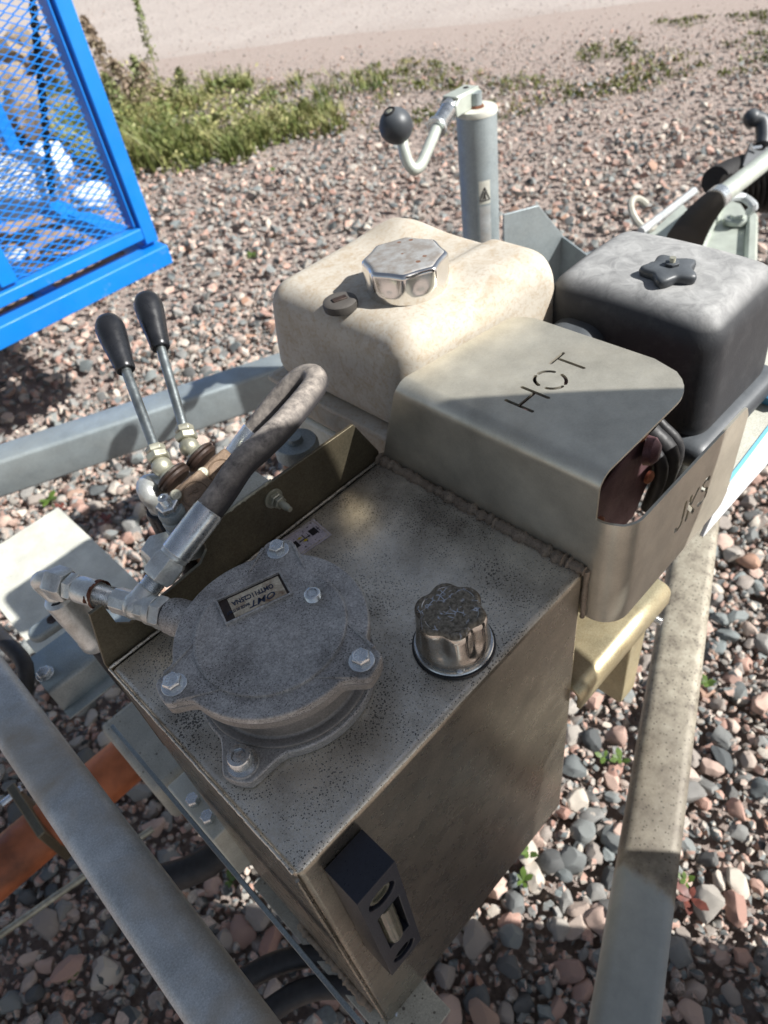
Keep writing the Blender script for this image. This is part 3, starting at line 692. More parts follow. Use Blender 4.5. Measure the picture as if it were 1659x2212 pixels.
for a in LA: hexbolt(FC+V(math.cos(math.radians(a))*.0665, math.sin(math.radians(a))*.0665, .0553), F)
q = FC+V(math.cos(math.radians(207))*.070, math.sin(math.radians(207))*.070, .0098)
b = B(); b.lathe(q, (0, 0, 1), [(.0098, 0), (.0098, .001), (.0078, .0011), (.0078, .0095), (.0072, .0105), (.0046, .0105)], 32, cap=False); b.lathe(q, (0, 0, 1), [(.0050, .0105), (.0048, .0090)], 6, cap=False)
b.lathe(q+V(0, 0, .0090), (0, 0, 1), [(.0046, 0), (.0001, 0)], 6); obj('socket_screw', b, 'zinc', F)
q = V(.117, .100, .0562); b = B(); b.thread(q, q+V(0, 0, .0042), .0056, .0014); b.lathe(q+V(0, 0, .0042), (0, 0, 1), [(.0056, 0), (.0052, .0006), (.0034, .0006)], 24, cap=False); b.lathe(q, (0, 0, 1), [(.0034, .0048), (.0034, .001), (.0001, .001)], 6, cap=False)
obj('threaded_plug', b, 'zinc', F, sharp=60)
# nameplate: raised cast rim with a stained label inside
c0 = V(.065, .127, .0566); nu = V(.109-.065, .112-.127, 0).normalized(); nv = V(-nu.y, nu.x, 0); Ln, Wn = .0470, .0235
b = B()
def nbox(b, x0, y0, x1, y1, z0, z1): b.prism([(x0, y0), (x1, y0), (x1, y1), (x0, y1)], c0+V(0, 0, z0), nu, nv, z1-z0)
nbox(b, 0, 0, Ln, .0014, -.001, .0022); nbox(b, 0, Wn-.0014, Ln, Wn, -.001, .0022); nbox(b, 0, .0014, .0014, Wn-.0014, -.001, .00215); nbox(b, Ln-.0014, .0014, Ln, Wn-.0014, -.001, .00215)
obj('nameplate_rim', b, 'cast', F, .0003)
b = B(); nbox(b, .0014, .0014, Ln-.0014, Wn-.0014, 0, .0002); obj('nameplate_recess', b, 'vcapr', F)
b = B(); nbox(b, .0075, .0030, Ln-.0030, Wn-.0028, .0001, .0005); pl = obj('nameplate', b, 'plate', F)
o_ = c0+nu*(Ln-.0075)+nv*(.0145)+V(0, 0, .0006)
def txt(s, size, x, y, sx=1, shear=0, bold=0, z=.0006): return text_mesh(s, size, c0+nu*x+nv*y+V(0, 0, z), -nu, -nv, .00008, 'LEFT', shear, bold, sx)
obj('lettering', txt('OMT', .0072, Ln-.0085, .0098, 1.15, .35, .00012), 'ink', pl); obj('lettering', txt('MADE IN ITALY', .0032, Ln-.0275, .0098, .72, 0, .00008), 'ink', pl)
obj('lettering', txt('OMTF11C25NA', .0055, Ln-.0085, .0165, .78, 0, .00018), 'ink', pl)

# ================================================================== PIPE FITTINGS on the filter port
ru = V(-.375, .927, 0).normalized(); rv = V(.899, -.04, .436).normalized()
def RP(d, z=.035): p = FC+ru*d; return V(p.x, p.y, z)
P = thing('tee_fitting', RP(.13, .012), 'grey zinc tee fitting with hex nuts screwed into the filter side', 'pipe fitting')
b = B(); b.lathe(RP(.045), ru, [(.0135, 0), (.0135, .036), (.0125, .042)], 28); obj('filter_port', b, 'cast', F, .0006)
b = B(); b.lathe(RP(.0865), ru, [(.0100, 0), (.0100, .003)], 28); obj('seal_ring', b, 'rubber', P)
b = B(); b.hexn(RP(.0895), RP(.0985), .0124, .10, .25); b.lathe(RP(.0985), ru, [(.0108, 0), (.0108, .0055), (.0098, .0060)], 30); obj('swivel_nut', b, 'fit', P, .0004)
b = B()
oct_ = lambda R: [(R*math.cos(math.pi/8+i*math.pi/4), R*math.sin(math.pi/8+i*math.pi/4)) for i in range(8)]
b.prism(oct_(.0098), RP(.1045), V(0, 0, 1).cross(ru), (0, 0, 1), .0300 if (V(0, 0, 1).cross(ru)).cross(V(0, 0, 1)).dot(ru) > 0 else -.0300)
tc = RP(.1165); b.lathe(tc, rv, [(.0090, 0), (.0086, .014), (.0080, .015)], 24); b.sphere(tc, .0104, 20, 12); obj('tee_body', b, 'fit', P, .0006)
b = B(); b.thread(tc+rv*.014, tc+rv*.024, .0082); obj('thread', b, 'zinc', P, sharp=80)
b = B(); b.thread(RP(.1345), RP(.152), .0084); obj('thread', b, 'zinc', P, sharp=80)
b = B(); b.lathe(RP(.1505), ru, [(.0094, 0), (.0100, .002), (.0102, .018), (.0094, .020)], 28); obj('sleeve', b, 'fit', P)
b = B(); rs = []
for i in range(13):
    rr = []
    for j in range(40):
        t = 2*math.pi*j/40; k = noise.noise(V(math.cos(t)*2.2, math.sin(t)*2.2, i*.35)); r_ = .0104+(.0006 if k > -.25+(i-2)*.12 else -.0012)
        e1, e2, _ = frame(ru); rr.append(RP(.1488+i*.0009)+(e1*math.cos(t)+e2*math.sin(t))*r_)
    rs.append(rr)
b.rings(rs, cap=False); obj('rust_ring', b, 'rust', P, sharp=80)
b = B(); b.hexn(RP(.1705), RP(.1785), .0112, .1, .1); obj('hex_collar', b, 'fit', P, .0003)
b = B(); b.hexn(RP(.1795), RP(.1965), .0132, .12, .45); obj('hex_nut', b, 'fit', P, .0004)
b = B(); n0 = tc+rv*.0235; b.hexn(n0, n0+rv*.019, .0130, .12, .2); b.lathe(n0+rv*.019, rv, [(.0106, 0), (.0106, .003), (.0098, .0035)], 28); obj('hex_nut', b, 'fit', P, .0004)
b = B(); e0 = RP(.196); e1_ = AD(112, 1258, .505); e2_ = AD(131, 1302, .53)
b.tube([e0-ru*.004, e0+ru*.006, e0+ru*.013+V(-.001, 0, -.004), e0+ru*.013+V(0, 0, -.013), e0+ru*.009+V(.001, -.001, -.024)], .0072, 16, 6); el = obj('elbow_tube', b, 'fit', P)
# ferrule and hose hanging from the elbow
f0 = e0+ru*.009+V(.001, -.001, -.022); f1 = f0+V(.004, -.006, -.062)
Hh = thing('drop_hose', f0+V(0, 0, -.3), 'black hose with grey ferrule hanging down behind the tee fitting', 'hose')
b = B(); b.lathe(f0, f1-f0, [(.0095, 0), (.0125, .002), (.0125, .05), (.0132, .052), (.0132, .060), (.0118, .062)], 28); obj('ferrule', b, 'fit', Hh)
b = B(); b.tube([f0, f1, f1+V(.003, -.003, -.08), f1+V(.02, .01, -.20), f1+V(.06, .03, -.30)], .0095, 14, 8); obj('hose_body', b, 'rubber', Hh)
# big loop hose
L0 = n0+rv*.0215
H = thing('loop_hose', L0-V(0, 0, .012), 'dusty grey rubber hose looping from the tee fitting over to the control valve', 'hose')
pth = [L0, L0+rv*.045]
hp = [(522, 1003, .209), (562, 967, .213), (610, 920, .223), (655, 867, .239), (680, 832, .253), (676, 813, .265), (648, 820, .277), (609, 857, .286), (576, 898, .291), (548, 935, .295)]
hpts = [AY(*p) for p in hp]
b = B(); b.lathe(L0, rv, [(.0095, 0), (.0113, .001), (.0115, .039), (.0108, .041), (.0098, .041)], 30); b.tube([L0+rv*.004+V(.0, .0, .0112), L0+rv*.037+V(0, 0, .0114)], .0005, 6, 1); obj('ferrule', b, 'zinc', H, .0003)
hd = (hpts[-1]-hpts[-2]).normalized(); b = B(); b.lathe(hpts[-1]-hd*.002, hd, [(.0108, 0), (.0112, .002), (.0112, .045), (.010, .047)], 24); obj('ferrule', b, 'zinc', H, .0003)
b = B(); b.tube([L0+rv*.038, L0+rv*.056]+hpts, .0105, 20, 8); obj('hose_body', b, 'hose', H)

# ================================================================== FILLER CAP
CC = V(.174, .033, 0); C_ = thing('filler_cap', CC.copy(), 'small fluted chrome filler cap with a cracked dirty top, on the tank', 'cap')
b = B(); b.lathe(CC, (0, 0, 1), [(.0285, .0001), (.0290, .001), (.0285, .0022), (.0265, .0026)], 48); obj('gasket', b, 'darkpl', C_)
b = B(); b.lathe(CC, (0, 0, 1), [(.0272, .0022), (.0276, .0034), (.0270, .0042), (.0235, .0044)], 48); obj('flange_ring', b, 'zinc', C_)
b = B(); q = CC+V(math.cos(-2.25)*.0240, math.sin(-2.25)*.0240, .0044); b.sphere(q, .0034, 14, 8, (1, 1, .6)); obj('flange_screw', b, 'zinc', C_)
def flut(t, r, h):
    k = max(0, min(1, (h-.009)/.012)); k = k*k*(3-2*k); return r*(1-.15*k*(.5+.5*math.cos(6*t+.6))**1.5)
pr = [(.0222, .0046), (.0250, .0060), (.0258, .0085)]+[(.0256-.0012*i/8, .0085+.0275*i/8) for i in range(1, 9)]+[(.0226, .0385), (.0212, .0398), (.0196, .0402), (.0182, .0396), (.0178, .0392)]
b = B(); b.lathe(CC, (0, 0, 1), pr, 96, flut); obj('cap_shell', b, 'dchrome', C_, sharp=70)
b = B(); b.lathe(CC, (0, 0, 1), [(.0186, .0390), (.0182, .0400), (.0165, .0402), (.001, .0402)], 64); obj('cap_top', b, 'cracked', C_)
b = B(); b.lathe(CC, (0, 0, 1), [(.0236, .0378), (.0226, .0392), (.0212, .0402), (.0200, .0405), (.0190, .0402)], 96, lambda t, r, h: r*(1-.14*(.5+.5*math.cos(6*t+.6))**1.5)*1.003, cap=False); obj('cap_edge', b, 'cracked', C_, sharp=70)

# ================================================================== LEVEL GAUGE on the tank's side
G = thing('level_gauge', V(.0315, -.016, -.186), 'black framed oil level gauge with sight glass on the tank side', 'gauge')
x0, x1, y1 = .0155, .0470, -.0300
b = B(); b.prism([(-.0005, -.0190), (.0290, -.0190), (.0290, -.148), (-.0005, -.186)], (x0, 0, 0), (0, -1, 0), (0, 0, 1), .1)
b.b.free(); b = B(); A_ = [(-.0005, -.0200), (-.0290, -.0200), (-.0290, -.181), (-.0235, -.1865), (-.0005, -.1865)]
vs = [V(x0, y_, z_) for y_, z_ in A_]; b.rings([vs, [q+V(x1-x0, 0, 0) for q in vs]]); fr_o = obj('gauge_frame', b, 'gauge', G)
def cutter(fn):
    b = B(); fn(b); bmesh.ops.recalc_face_normals(b.b, faces=b.b.faces[:]); me = bpy.data.meshes.new('cut'); b.b.to_mesh(me); b.b.free(); c = bpy.data.objects.new('cut', me); sc.collection.objects.link(c); return c
xm = (x0+x1)/2
def cf(b): b.bbox((x0+.0075, -.05, -.132), (x1-.0055, -.0175, -.068))
def cf2(b): b.cyl(V(xm, -.05, -.044), V(xm, -.0235, -.044), .0108, 32)
def cf3(b): b.cyl(V(xm, -.05, -.163), V(xm, -.0235, -.163), .0100, 32)
def cf4(b): b.bbox((x0-.01, -.0400, -.140), (x1-.0025, -.0265, -.0985))
cs = [cutter(f) for f in (cf, cf2, cf3)]
fr_o.location = V(0, 0, 0)
for v_ in fr_o.data.vertices: v_.co += G.location
fr_o.parent = None
bake(fr_o, [('BOOLEAN', dict(object=c, operation='DIFFERENCE', solver='EXACT')) for c in cs]+[('BEVEL', dict(width=.0006, segments=2, limit_method='ANGLE', angle_limit=math.radians(40)))])
for c in cs: bpy.data.objects.remove(c)
for v_ in fr_o.data.vertices: v_.co -= G.location
fr_o.parent = G
for pl_ in fr_o.data.polygons: pl_.use_smooth = False
b = B(); b.cyl(V(xm, -.0225, -.1315), V(xm, -.0225, -.0685), .0075, 28); obj('sight_glass', b, 'glass', G)
b = B(); b.cyl(V(xm, -.0205, -.1310), V(xm, -.0205, -.1060), .0040, 20); obj('oil', b, M['bracket'], G)
b = B(); b.tube([V(xm-.002, -.0210, -.130), V(xm-.002, -.0210, -.070)], .0007, 6, 1); obj('red_line', b, 'orange', G)
for zc in (-.044, -.163):
    b = B(); b.lathe(V(xm, -.0232, zc), (0, -1, 0), [(.0088, 0), (.0088, .0030), (.0082, .0038), (.0060, .0038), (.0058, .0020), (.0001, .0020)], 32); obj('glass_window' if zc > -.1 else 'gauge_screw', b, 'glass' if zc > -.1 else 'darkpl', G)
# ================================================================== EXHAUST GUARD (folded sheet, letters cut through)
E_ = thing('exhaust_guard', V(.36, .08, -.055), 'bent steel heat guard with HOT cut through its top and JKS in its side', 'guard')
def smooth_path(pts, r, n_=7):
    """polyline with filleted corners -> points"""
    out = [Vector(pts[0])]
    for i in range(1, len(pts)-1):
        p, a, c = Vector(pts[i]), Vector(pts[i-1]), Vector(pts[i+1]); d0 = (a-p).normalized(); d1 = (c-p).normalized()
        ang = d0.angle(d1); t = r/math.tan(ang/2); s, e = p+d0*t, p+d1*t; cen = p+(d0+d1).normalized()*(r/math.sin(ang/2))
        for k in range(n_+1):
            q = (s-cen).lerp(e-cen, k/n_); out.append(cen+q.normalized()*r)
    return out+[Vector(pts[-1])]
def densify(pts, step):
    out = [pts[0]]
    for a, c in zip(pts[:-1], pts[1:]):
        n_ = max(1, int((c-a).length/step)); out += [a.lerp(c, k/n_) for k in range(1, n_+1)]
    return out
def cut_sheet(o, c):
    bake(o, [('SOLIDIFY', dict(thickness=.002, offset=0))]); bm = bmesh.new(); bm.from_mesh(o.data)
    bmesh.ops.remove_doubles(bm, verts=bm.verts[:], dist=1e-5); bmesh.ops.recalc_face_normals(bm, faces=bm.faces[:])
    if bm.calc_volume(signed=True) < 0: bmesh.ops.reverse_faces(bm, faces=bm.faces[:])
    bm.to_mesh(o.data); bm.free(); keep = o.data.copy()
    bake(o, [('BOOLEAN', dict(object=c, operation='DIFFERENCE', solver='EXACT', use_self=True))])
    if len(o.data.vertices) < 50: print('BOOLEAN FAILED', o.name); o.data = keep
    bpy.data.objects.remove(c)
# cover: wall up from the tank, bend, flat top. profile in (x,z)
prof = densify(smooth_path([V(.2865, 0, -.004), V(.2865, 0, .0905), V(.4215, 0, .0905)], .0125, 8), .006)
Ls = [0]
for a, c in zip(prof[:-1], prof[1:]): Ls.append(Ls[-1]+(c-a).length)
LT = Ls[-1]; rs = []
for p, s in zip(prof, Ls):
    yl = .2125-(min(s, .09)/.09)*.030 if s < .09 else .1825-(s-.09)/(LT-.09)*.018
    yr = -.0025
    for R_, side in ((.040, 1), (.016, 0)):
        q = R_-(LT-s)
        if q > 0:
            dlt = R_-math.sqrt(max(0, R_*R_-q*q))
            if side: yr += dlt
            else: yl -= dlt
    rs.append([V(p.x, yr+(yl-yr)*k/16, p.z) for k in range(17)])
b = B(); b.rings(rs, closed=False); cov = obj('cover_sheet', b, ['hood'], None)
ROOTS.remove(cov)
for v_ in cov.data.vertices: v_.co += cov.location
cov.location = (0, 0, 0)
hx, hy = .318, .0735; hw, hh = .0735, .0245
o0 = V(hx, hy, .0905)
Hs = [[(0, 0), (0, hh)], [(.0195, 0), (.0195, hh)], [(.0018, hh*.5), (.0177, hh*.5)]]
oc, orx, ory = (.0385, hh*.5), .0105, hh*.5
def earc(a0, a1): return [(oc[0]+orx*math.cos(math.radians(a))*(1.0), oc[1]+ory*math.sin(math.radians(a))) for a in np.linspace(a0, a1, 9)]
Os = [earc(14, 82), earc(98, 166), earc(194, 262), earc(278, 346)]
Ts = [[(.0560, hh), (.0735, hh)], [(.0648, 0), (.0648, hh-.002)]]
c1 = slots(Hs+Os+Ts, o0, (1, 0, 0), (0, 1, 0), .00140, .006)
cut_sheet(cov, c1)
# side wing
plan = densify(smooth_path([V(.2866, .010, 0), V(.2866, -.0255, 0), V(.462, -.0255, 0)], .021, 10), .006)
Ls = [0]
for a, c in zip(plan[:-1], plan[1:]): Ls.append(Ls[-1]+(c-a).length)
LT = Ls[-1]; rs = []
for p, s in zip(plan, Ls):
    zt = .0535 if s < .03 else .0525; zb = -.0555
    ins = max(0, .010-s)
    for R_, sd in ((.012, 1), (.012, 0)):
        q = R_-(LT-s)
        if q > 0:
            dlt = R_-math.sqrt(max(0, R_*R_-q*q))
            if sd: zt -= dlt
            else: zb += dlt
    if s < .012: zb = -.0555
    rs.append([V(p.x, p.y, zb+(zt-zb)*k/10) for k in range(11)])
b = B(); b.rings(rs, closed=False); wing = obj('side_wing', b, ['hood'], None); ROOTS.remove(wing)
for v_ in wing.data.vertices: v_.co += wing.location
wing.location = (0, 0, 0)
J = [[(.000, .004), (.0015, .001), (.005, 0), (.0085, .002), (.0095, .006)], [(.0095, .0085), (.0095, .026)]]
Kk = [[(.0175, 0), (.0175, .011)], [(.0175, .0135), (.0175, .026)], [(.0195, .0135), (.0285, .026)], [(.0195, .0120), (.0290, 0)]]
Sx = .0355
S1 = [(Sx+.011, .0225), (Sx+.008, .0255), (Sx+.004, .0258), (Sx+.0008, .0235), (Sx+.0004, .0195), (Sx+.003, .0165), (Sx+.0052, .0152)]
S2 = [(Sx+.0068, .0142), (Sx+.0098, .0122), (Sx+.0118, .0090)]
S3 = [(Sx+.0118, .0065), (Sx+.0105, .002), (Sx+.006, 0), (Sx+.002, .0008), (Sx-.0005, .0038)]
c2 = slots(J+Kk+[S1, S2, S3], V(.3655, -.0255, -.0125), (1, 0, 0), (0, 0, 1), .0021, .006)
cut_sheet(wing, c2)
for o in (cov, wing):
    bm = bmesh.new(); bm.from_mesh(o.data)
    for f in bm.faces: f.smooth = True
    for e in bm.edges: e.smooth = not (len(e.link_faces) == 2 and e.calc_face_angle(0) > .7)
    bmesh.ops.translate(bm, verts=bm.verts[:], vec=-E_.location); bm.to_mesh(o.data); bm.free(); o.parent = E_

# ================================================================== ENGINE
EN = thing('engine', V(.44, .2, -.13), 'small petrol engine with cream fuel tank and dusty black air cleaner box', 'engine')
# fuel tank
def tfn(p):
    h = (p.z-.018)/.10; cx_, cy_ = .392, .277
    k = 1-.10*max(0, h)**1.5
    q = V(cx_+(p.x-cx_)*k, cy_+(p.y-cy_)*(1-.06*max(0, h)**1.5), p.z)
    if q.y < .277: q.y = .277-(.277-q.y)*(1+.30*max(0, (p.x-.297)/.19))
    if p.z > .09:
        bx = max(0, min(1, (p.x-.39)/.035)); by = max(0, min(1, (.245-p.y)/.010)); q.z += .0075*bx*by*(3-2*by)*by*min(1, (p.z-.09)/.02)
        r_ = math.hypot(p.x-.455, p.y-.325); q.z += .008*math.exp(-(r_/.03)**2)
        r_ = math.hypot(p.x-.374, p.y-.247); q.z += .0025*math.exp(-(r_/.045)**4)
    return q
b = B(); b.rbox((.297, .183, .018), (.490, .373, .1175), .0225, 30, tfn); ft = obj('fuel_tank', b, 'cream', EN, sharp=60)
b = B(); b.rbox((.290, .176, .0135), (.494, .379, .0215), .0038, 16); obj('seam_flange', b, 'cream', ft, sharp=60)
b = B(); b.rbox((.300, .187, -.035), (.484, .368, .016), .022, 16); obj('lower_shell', b, 'cream', ft, sharp=60)
b = B(); b.bbox((.302, .16, -.062), (.48, .365, -.030)); obj('tank_carrier', b, 'pale', EN, .004)
b = B(); b.rbox((.315, .15, -.13), (.50, .34, -.058), .02, 6); obj('crankcase', b, 'galvd', EN, sharp=60)
# fuel cap
fc = V(.371, .243, .1195)
def scal(t, r, h):
    k = max(0, min(1, (h-.007)/.004)); return r*(1+.02-.095*k*math.sqrt(math.sin(4*t+.25)**2+.015))
b = B(); b.lathe(fc, (0, 0, 1), [(.0300, -.004), (.0335, -.002), (.0345, .001), (.0345, .005), (.0352, .0075), (.0360, .011), (.0362, .0225), (.0358, .0245), (.0345, .0258), (.0330, .0262)], 128, scal); cp = obj('fuel_cap', b, 'chrome', EN, sharp=75)
b = B(); b.lathe(fc, (0, 0, 1), [(.0334, .0255), (.0325, .0266), (.030, .0269), (.001, .0269)], 128, lambda t, r, h: r*(1+.02-.095*math.sqrt(math.sin(4*t+.25)**2+.015)) if r > .02 else r); obj('cap_face', b, 'captop', cp, sharp=75)
b = B()
for k in range(8):
    a = (2*math.pi*k+math.pi-.5)/8+math.pi/8*0; 
    a = (math.pi*(k+.5)-.25)/4
    d = V(math.cos(a), math.sin(a), 0); t = V(-d.y, d.x, 0); b.tube([fc+d*.0335+t*s*.0065+V(0, 0, .0062) for s in (-1, 0, 1)], .0013, 8, 2)
obj('cap_slot', b, 'chrome', cp)
b = B(); q = fc+V(0, 0, -.0045); b.lathe(q, (0, 0, 1), [(.047, -.002), (.043, .002), (.036, .0035), (.030, .0035)], 64); obj('filler_neck', b, 'cream', ft)
# fuel gauge plug
gq = AZ(735, 655, .121); 
b = B(); b.lathe(gq+V(0, 0, -.004), (0, 0, 1), [(.0145, 0), (.0150, .004), (.0145, .0065), (.0125, .0078), (.0085, .0078)], 36, cap=False); b.lathe(gq+V(0, 0, -.004), (0, 0, 1), [(.0085, .0078), (.0002, .0078)], 36); gp = obj('fuel_level_plug', b, 'plug', EN)
b = B(); b.box(gq+V(0, 0, .0042), (.013, .006, .0014), Matrix.Rotation(-.35, 3, 'Z')); obj('plug_slot', b, 'vcapr', gp, .0004)
# air cleaner
def afn(p):
    h = (p.z+.02)/.12; cx_, cy_ = .525, .1; k = 1-.06*max(0, h); return V(cx_+(p.x-cx_)*k, cy_+(p.y-cy_)*k, p.z+.004*(1-((p.x-cx_)/.07)**2-((p.y-cy_)/.09)**2)*max(0, h))
b = B(); b.rbox((.462, .006, -.020), (.602, .178, .1020), .025, 24, afn); ac = obj('air_cleaner_cover', b, 'airbox', EN, sharp=60)
b = B(); b.rbox((.455, -.003, -.034), (.611, .184, -.008), .012, 16); obj('cover_rim', b, 'knobd', ac, sharp=60)
b = B(); b.rbox((.466, .016, -.085), (.592, .176, -.026), .014, 12); obj('filter_base', b, 'darkpl', EN, sharp=60)
b = B(); b.rbox((.430, .100, -.02), (.520, .160, .072), .024, 16); obj('intake_elbow', b, 'knobd', EN, sharp=60)
kq = V(.515, .080, .1035)
b = B(); N_ = 100; rs = []
def kr(t): return .0245*(1-.30*(.5-.5*math.cos(5*t+2.2))**.8)
for z_, k in ((-.001, .80), (.002, .96), (.0060, 1.0), (.0085, .96), (.0098, .84), (.0102, .5)):
    rs.append([kq+V(math.cos(2*math.pi*i/N_)*kr(2*math.pi*i/N_)*k, math.sin(2*math.pi*i/N_)*kr(2*math.pi*i/N_)*k, z_) for i in range(N_)])
b.rings(rs); kn = obj('star_knob', b, 'knobd', EN, sharp=70)
b = B(); b.hexn(kq+V(.002, 0, .0100), kq+V(.002, 0, .0128), .0062); obj('knob_boss', b, 'knobd', kn, .0003)
b = B(); b.thread(kq+V(.002, 0, .0125), kq+V(.002, 0, .0165), .0026); obj('knob_stud', b, 'zincy', kn)
b = B(); b.cyl(kq+V(0, 0, -.004), kq, .010); obj('knob_neck', b, 'knobd', kn)
# exhaust under the guard
b = B(); b.rbox((.300, .120, -.03), (.430, .189, .0878), .030, 14); obj('heat_shroud', b, 'shroud', EN, sharp=60)
b = B(); b.prism([(-.048, -.060), (.03, -.052), (.050, -.02), (.048, .018), (.030, .030), (.022, .058), (.006, .062), (.0, .035), (-.045, .02)], (.362, .020, .008), (1, 0, 0), (0, 0, 1), -.003); mp = obj('muffler_plate', b, 'muffler', EN, .001)
b = B(); b.rbox((.310, .026, -.06), (.415, .118, .072), .022, 10); obj('muffler', b, 'muffler', EN, sharp=60)
b = B()
for q in ((.375, .0158, .0605), (.3265, .0158, .004), (.400, .0158, -.003), (.3265, .0158, -.035)):
    q = V(*q)
    if q.z > .05: q = V(.3765, .0158, .058)
    bb = B(); bb.lathe(q, (0, -1, 0), [(.0058, -.002), (.0058, .0006), (.0036, .0022), (.0002, .0024)], 20); obj('muffler_screw', bb, 'copper', mp)
b.b.free()
b = B(); b.lathe(V(.388, .017, .034), (.25, -1, .1), [(.012, 0), (.011, .006), (.0065, .010), (.0002, .0105)], 24); obj('outlet_stub', b, 'muffler', mp)
for x_, r_ in ((.424, .006), (.438, .0085), (.452, .005)):
    b = B(); b.tube([V(x_-.012, .034, .020), V(x_-.010, .014, .0), V(x_-.012, .018, -.05)], r_, 10, 5); obj('cooling_pipe', b, 'rubber', EN)
b = B(); b.cyl(V(.43, -.005, -.036), V(.50, -.002, -.030), .004, 10); obj('linkage_rod', b, 'pale', EN)
b = B(); b.cyl(V(.40, -.001, -.045), V(.43, -.005, -.036), .0055, 10); obj('linkage_rod', b, 'pale', EN)
# engine base plate with rolled lip (golden zinc) and its fixing
b = B(); lip = smooth_path([V(0, .20, -.170), V(0, -.0045, -.170), V(0, -.0045, -.192)], .008, 8)
rs = [[V(x_, p.y-(0 if x_ > .2 else 0), p.z) for p in lip] for x_ in (.2845, .300, .380, .440)]
b.rings(rs, closed=False); pb = obj('base_plate', b, 'brass', EN)
md = pb.modifiers.new('s', 'SOLIDIFY'); md.thickness = .004; md.offset = -1
b = B(); b.bbox((.405, .006, -.36), (.435, .06, -.176)); obj('engine_foot', b, 'brass', EN, .002)
b = B(); b.hexn(V(.424, .006, -.205), V(.424, -.004, -.205), .009); b.thread(V(.424, -.004, -.205), V(.424, -.012, -.205), .004); obj('foot_bolt', b, 'zinc', EN, .0003)
# white panel with light blue stripes, beside the air cleaner
WP = thing('side_cover', V(.6, .03, -.16), 'white steel side cover with light blue stripes, at the right edge', 'cover')
b = B(); b.prism([(.455, -.100), (.640, -.108), (.70, -.085), (.74, -.02), (.70, -.01), (.475, -.066)], (0, -.0195, 0), (1, 0, 0), (0, 0, 1), -.004)
obj('side_sheet', b, 'white', WP, .0008)
b = B(); b.rings([[V(.47, -.0185, -.0665), V(.74, -.0185, -.019), V(.74, .11, -.019), V(.47, .11, -.0665)], [V(.47, -.0185, -.0605), V(.74, -.0185, -.013), V(.74, .11, -.013), V(.47, .11, -.0605)]]); obj('top_sheet', b, 'pale', WP, .001)
b = B(); sl_ = V(.27, 0, .0475).normalized(); b.prism([(.006, -.0005), (.27, -.0005), (.27, .0028), (.006, .0028)], V(.47, -.0180, -.0602), sl_, (0, 1, 0), .0005); obj('blue_stripe', b, 'cyan', WP)
b = B(); q0 = AD(1612, 948, .70); b.prism([(.118, .0), (.140, .0), (.140, .05), (.118, .05)], V(.47, -.0150, -.0596), sl_, (0, 1, 0), .009); obj('blue_step', b, 'deepblue', WP, .001)
b = B(); q = V(.47, -.013, -.0600)+sl_*.146; b.bbox(q+V(-.004, -.003, 0), q+V(.004, .004, .005)); b.cyl(q+V(-.002, -.004, .002), q+V(.006, -.006, .006), .002, 8); obj('clip', b, 'black', WP)

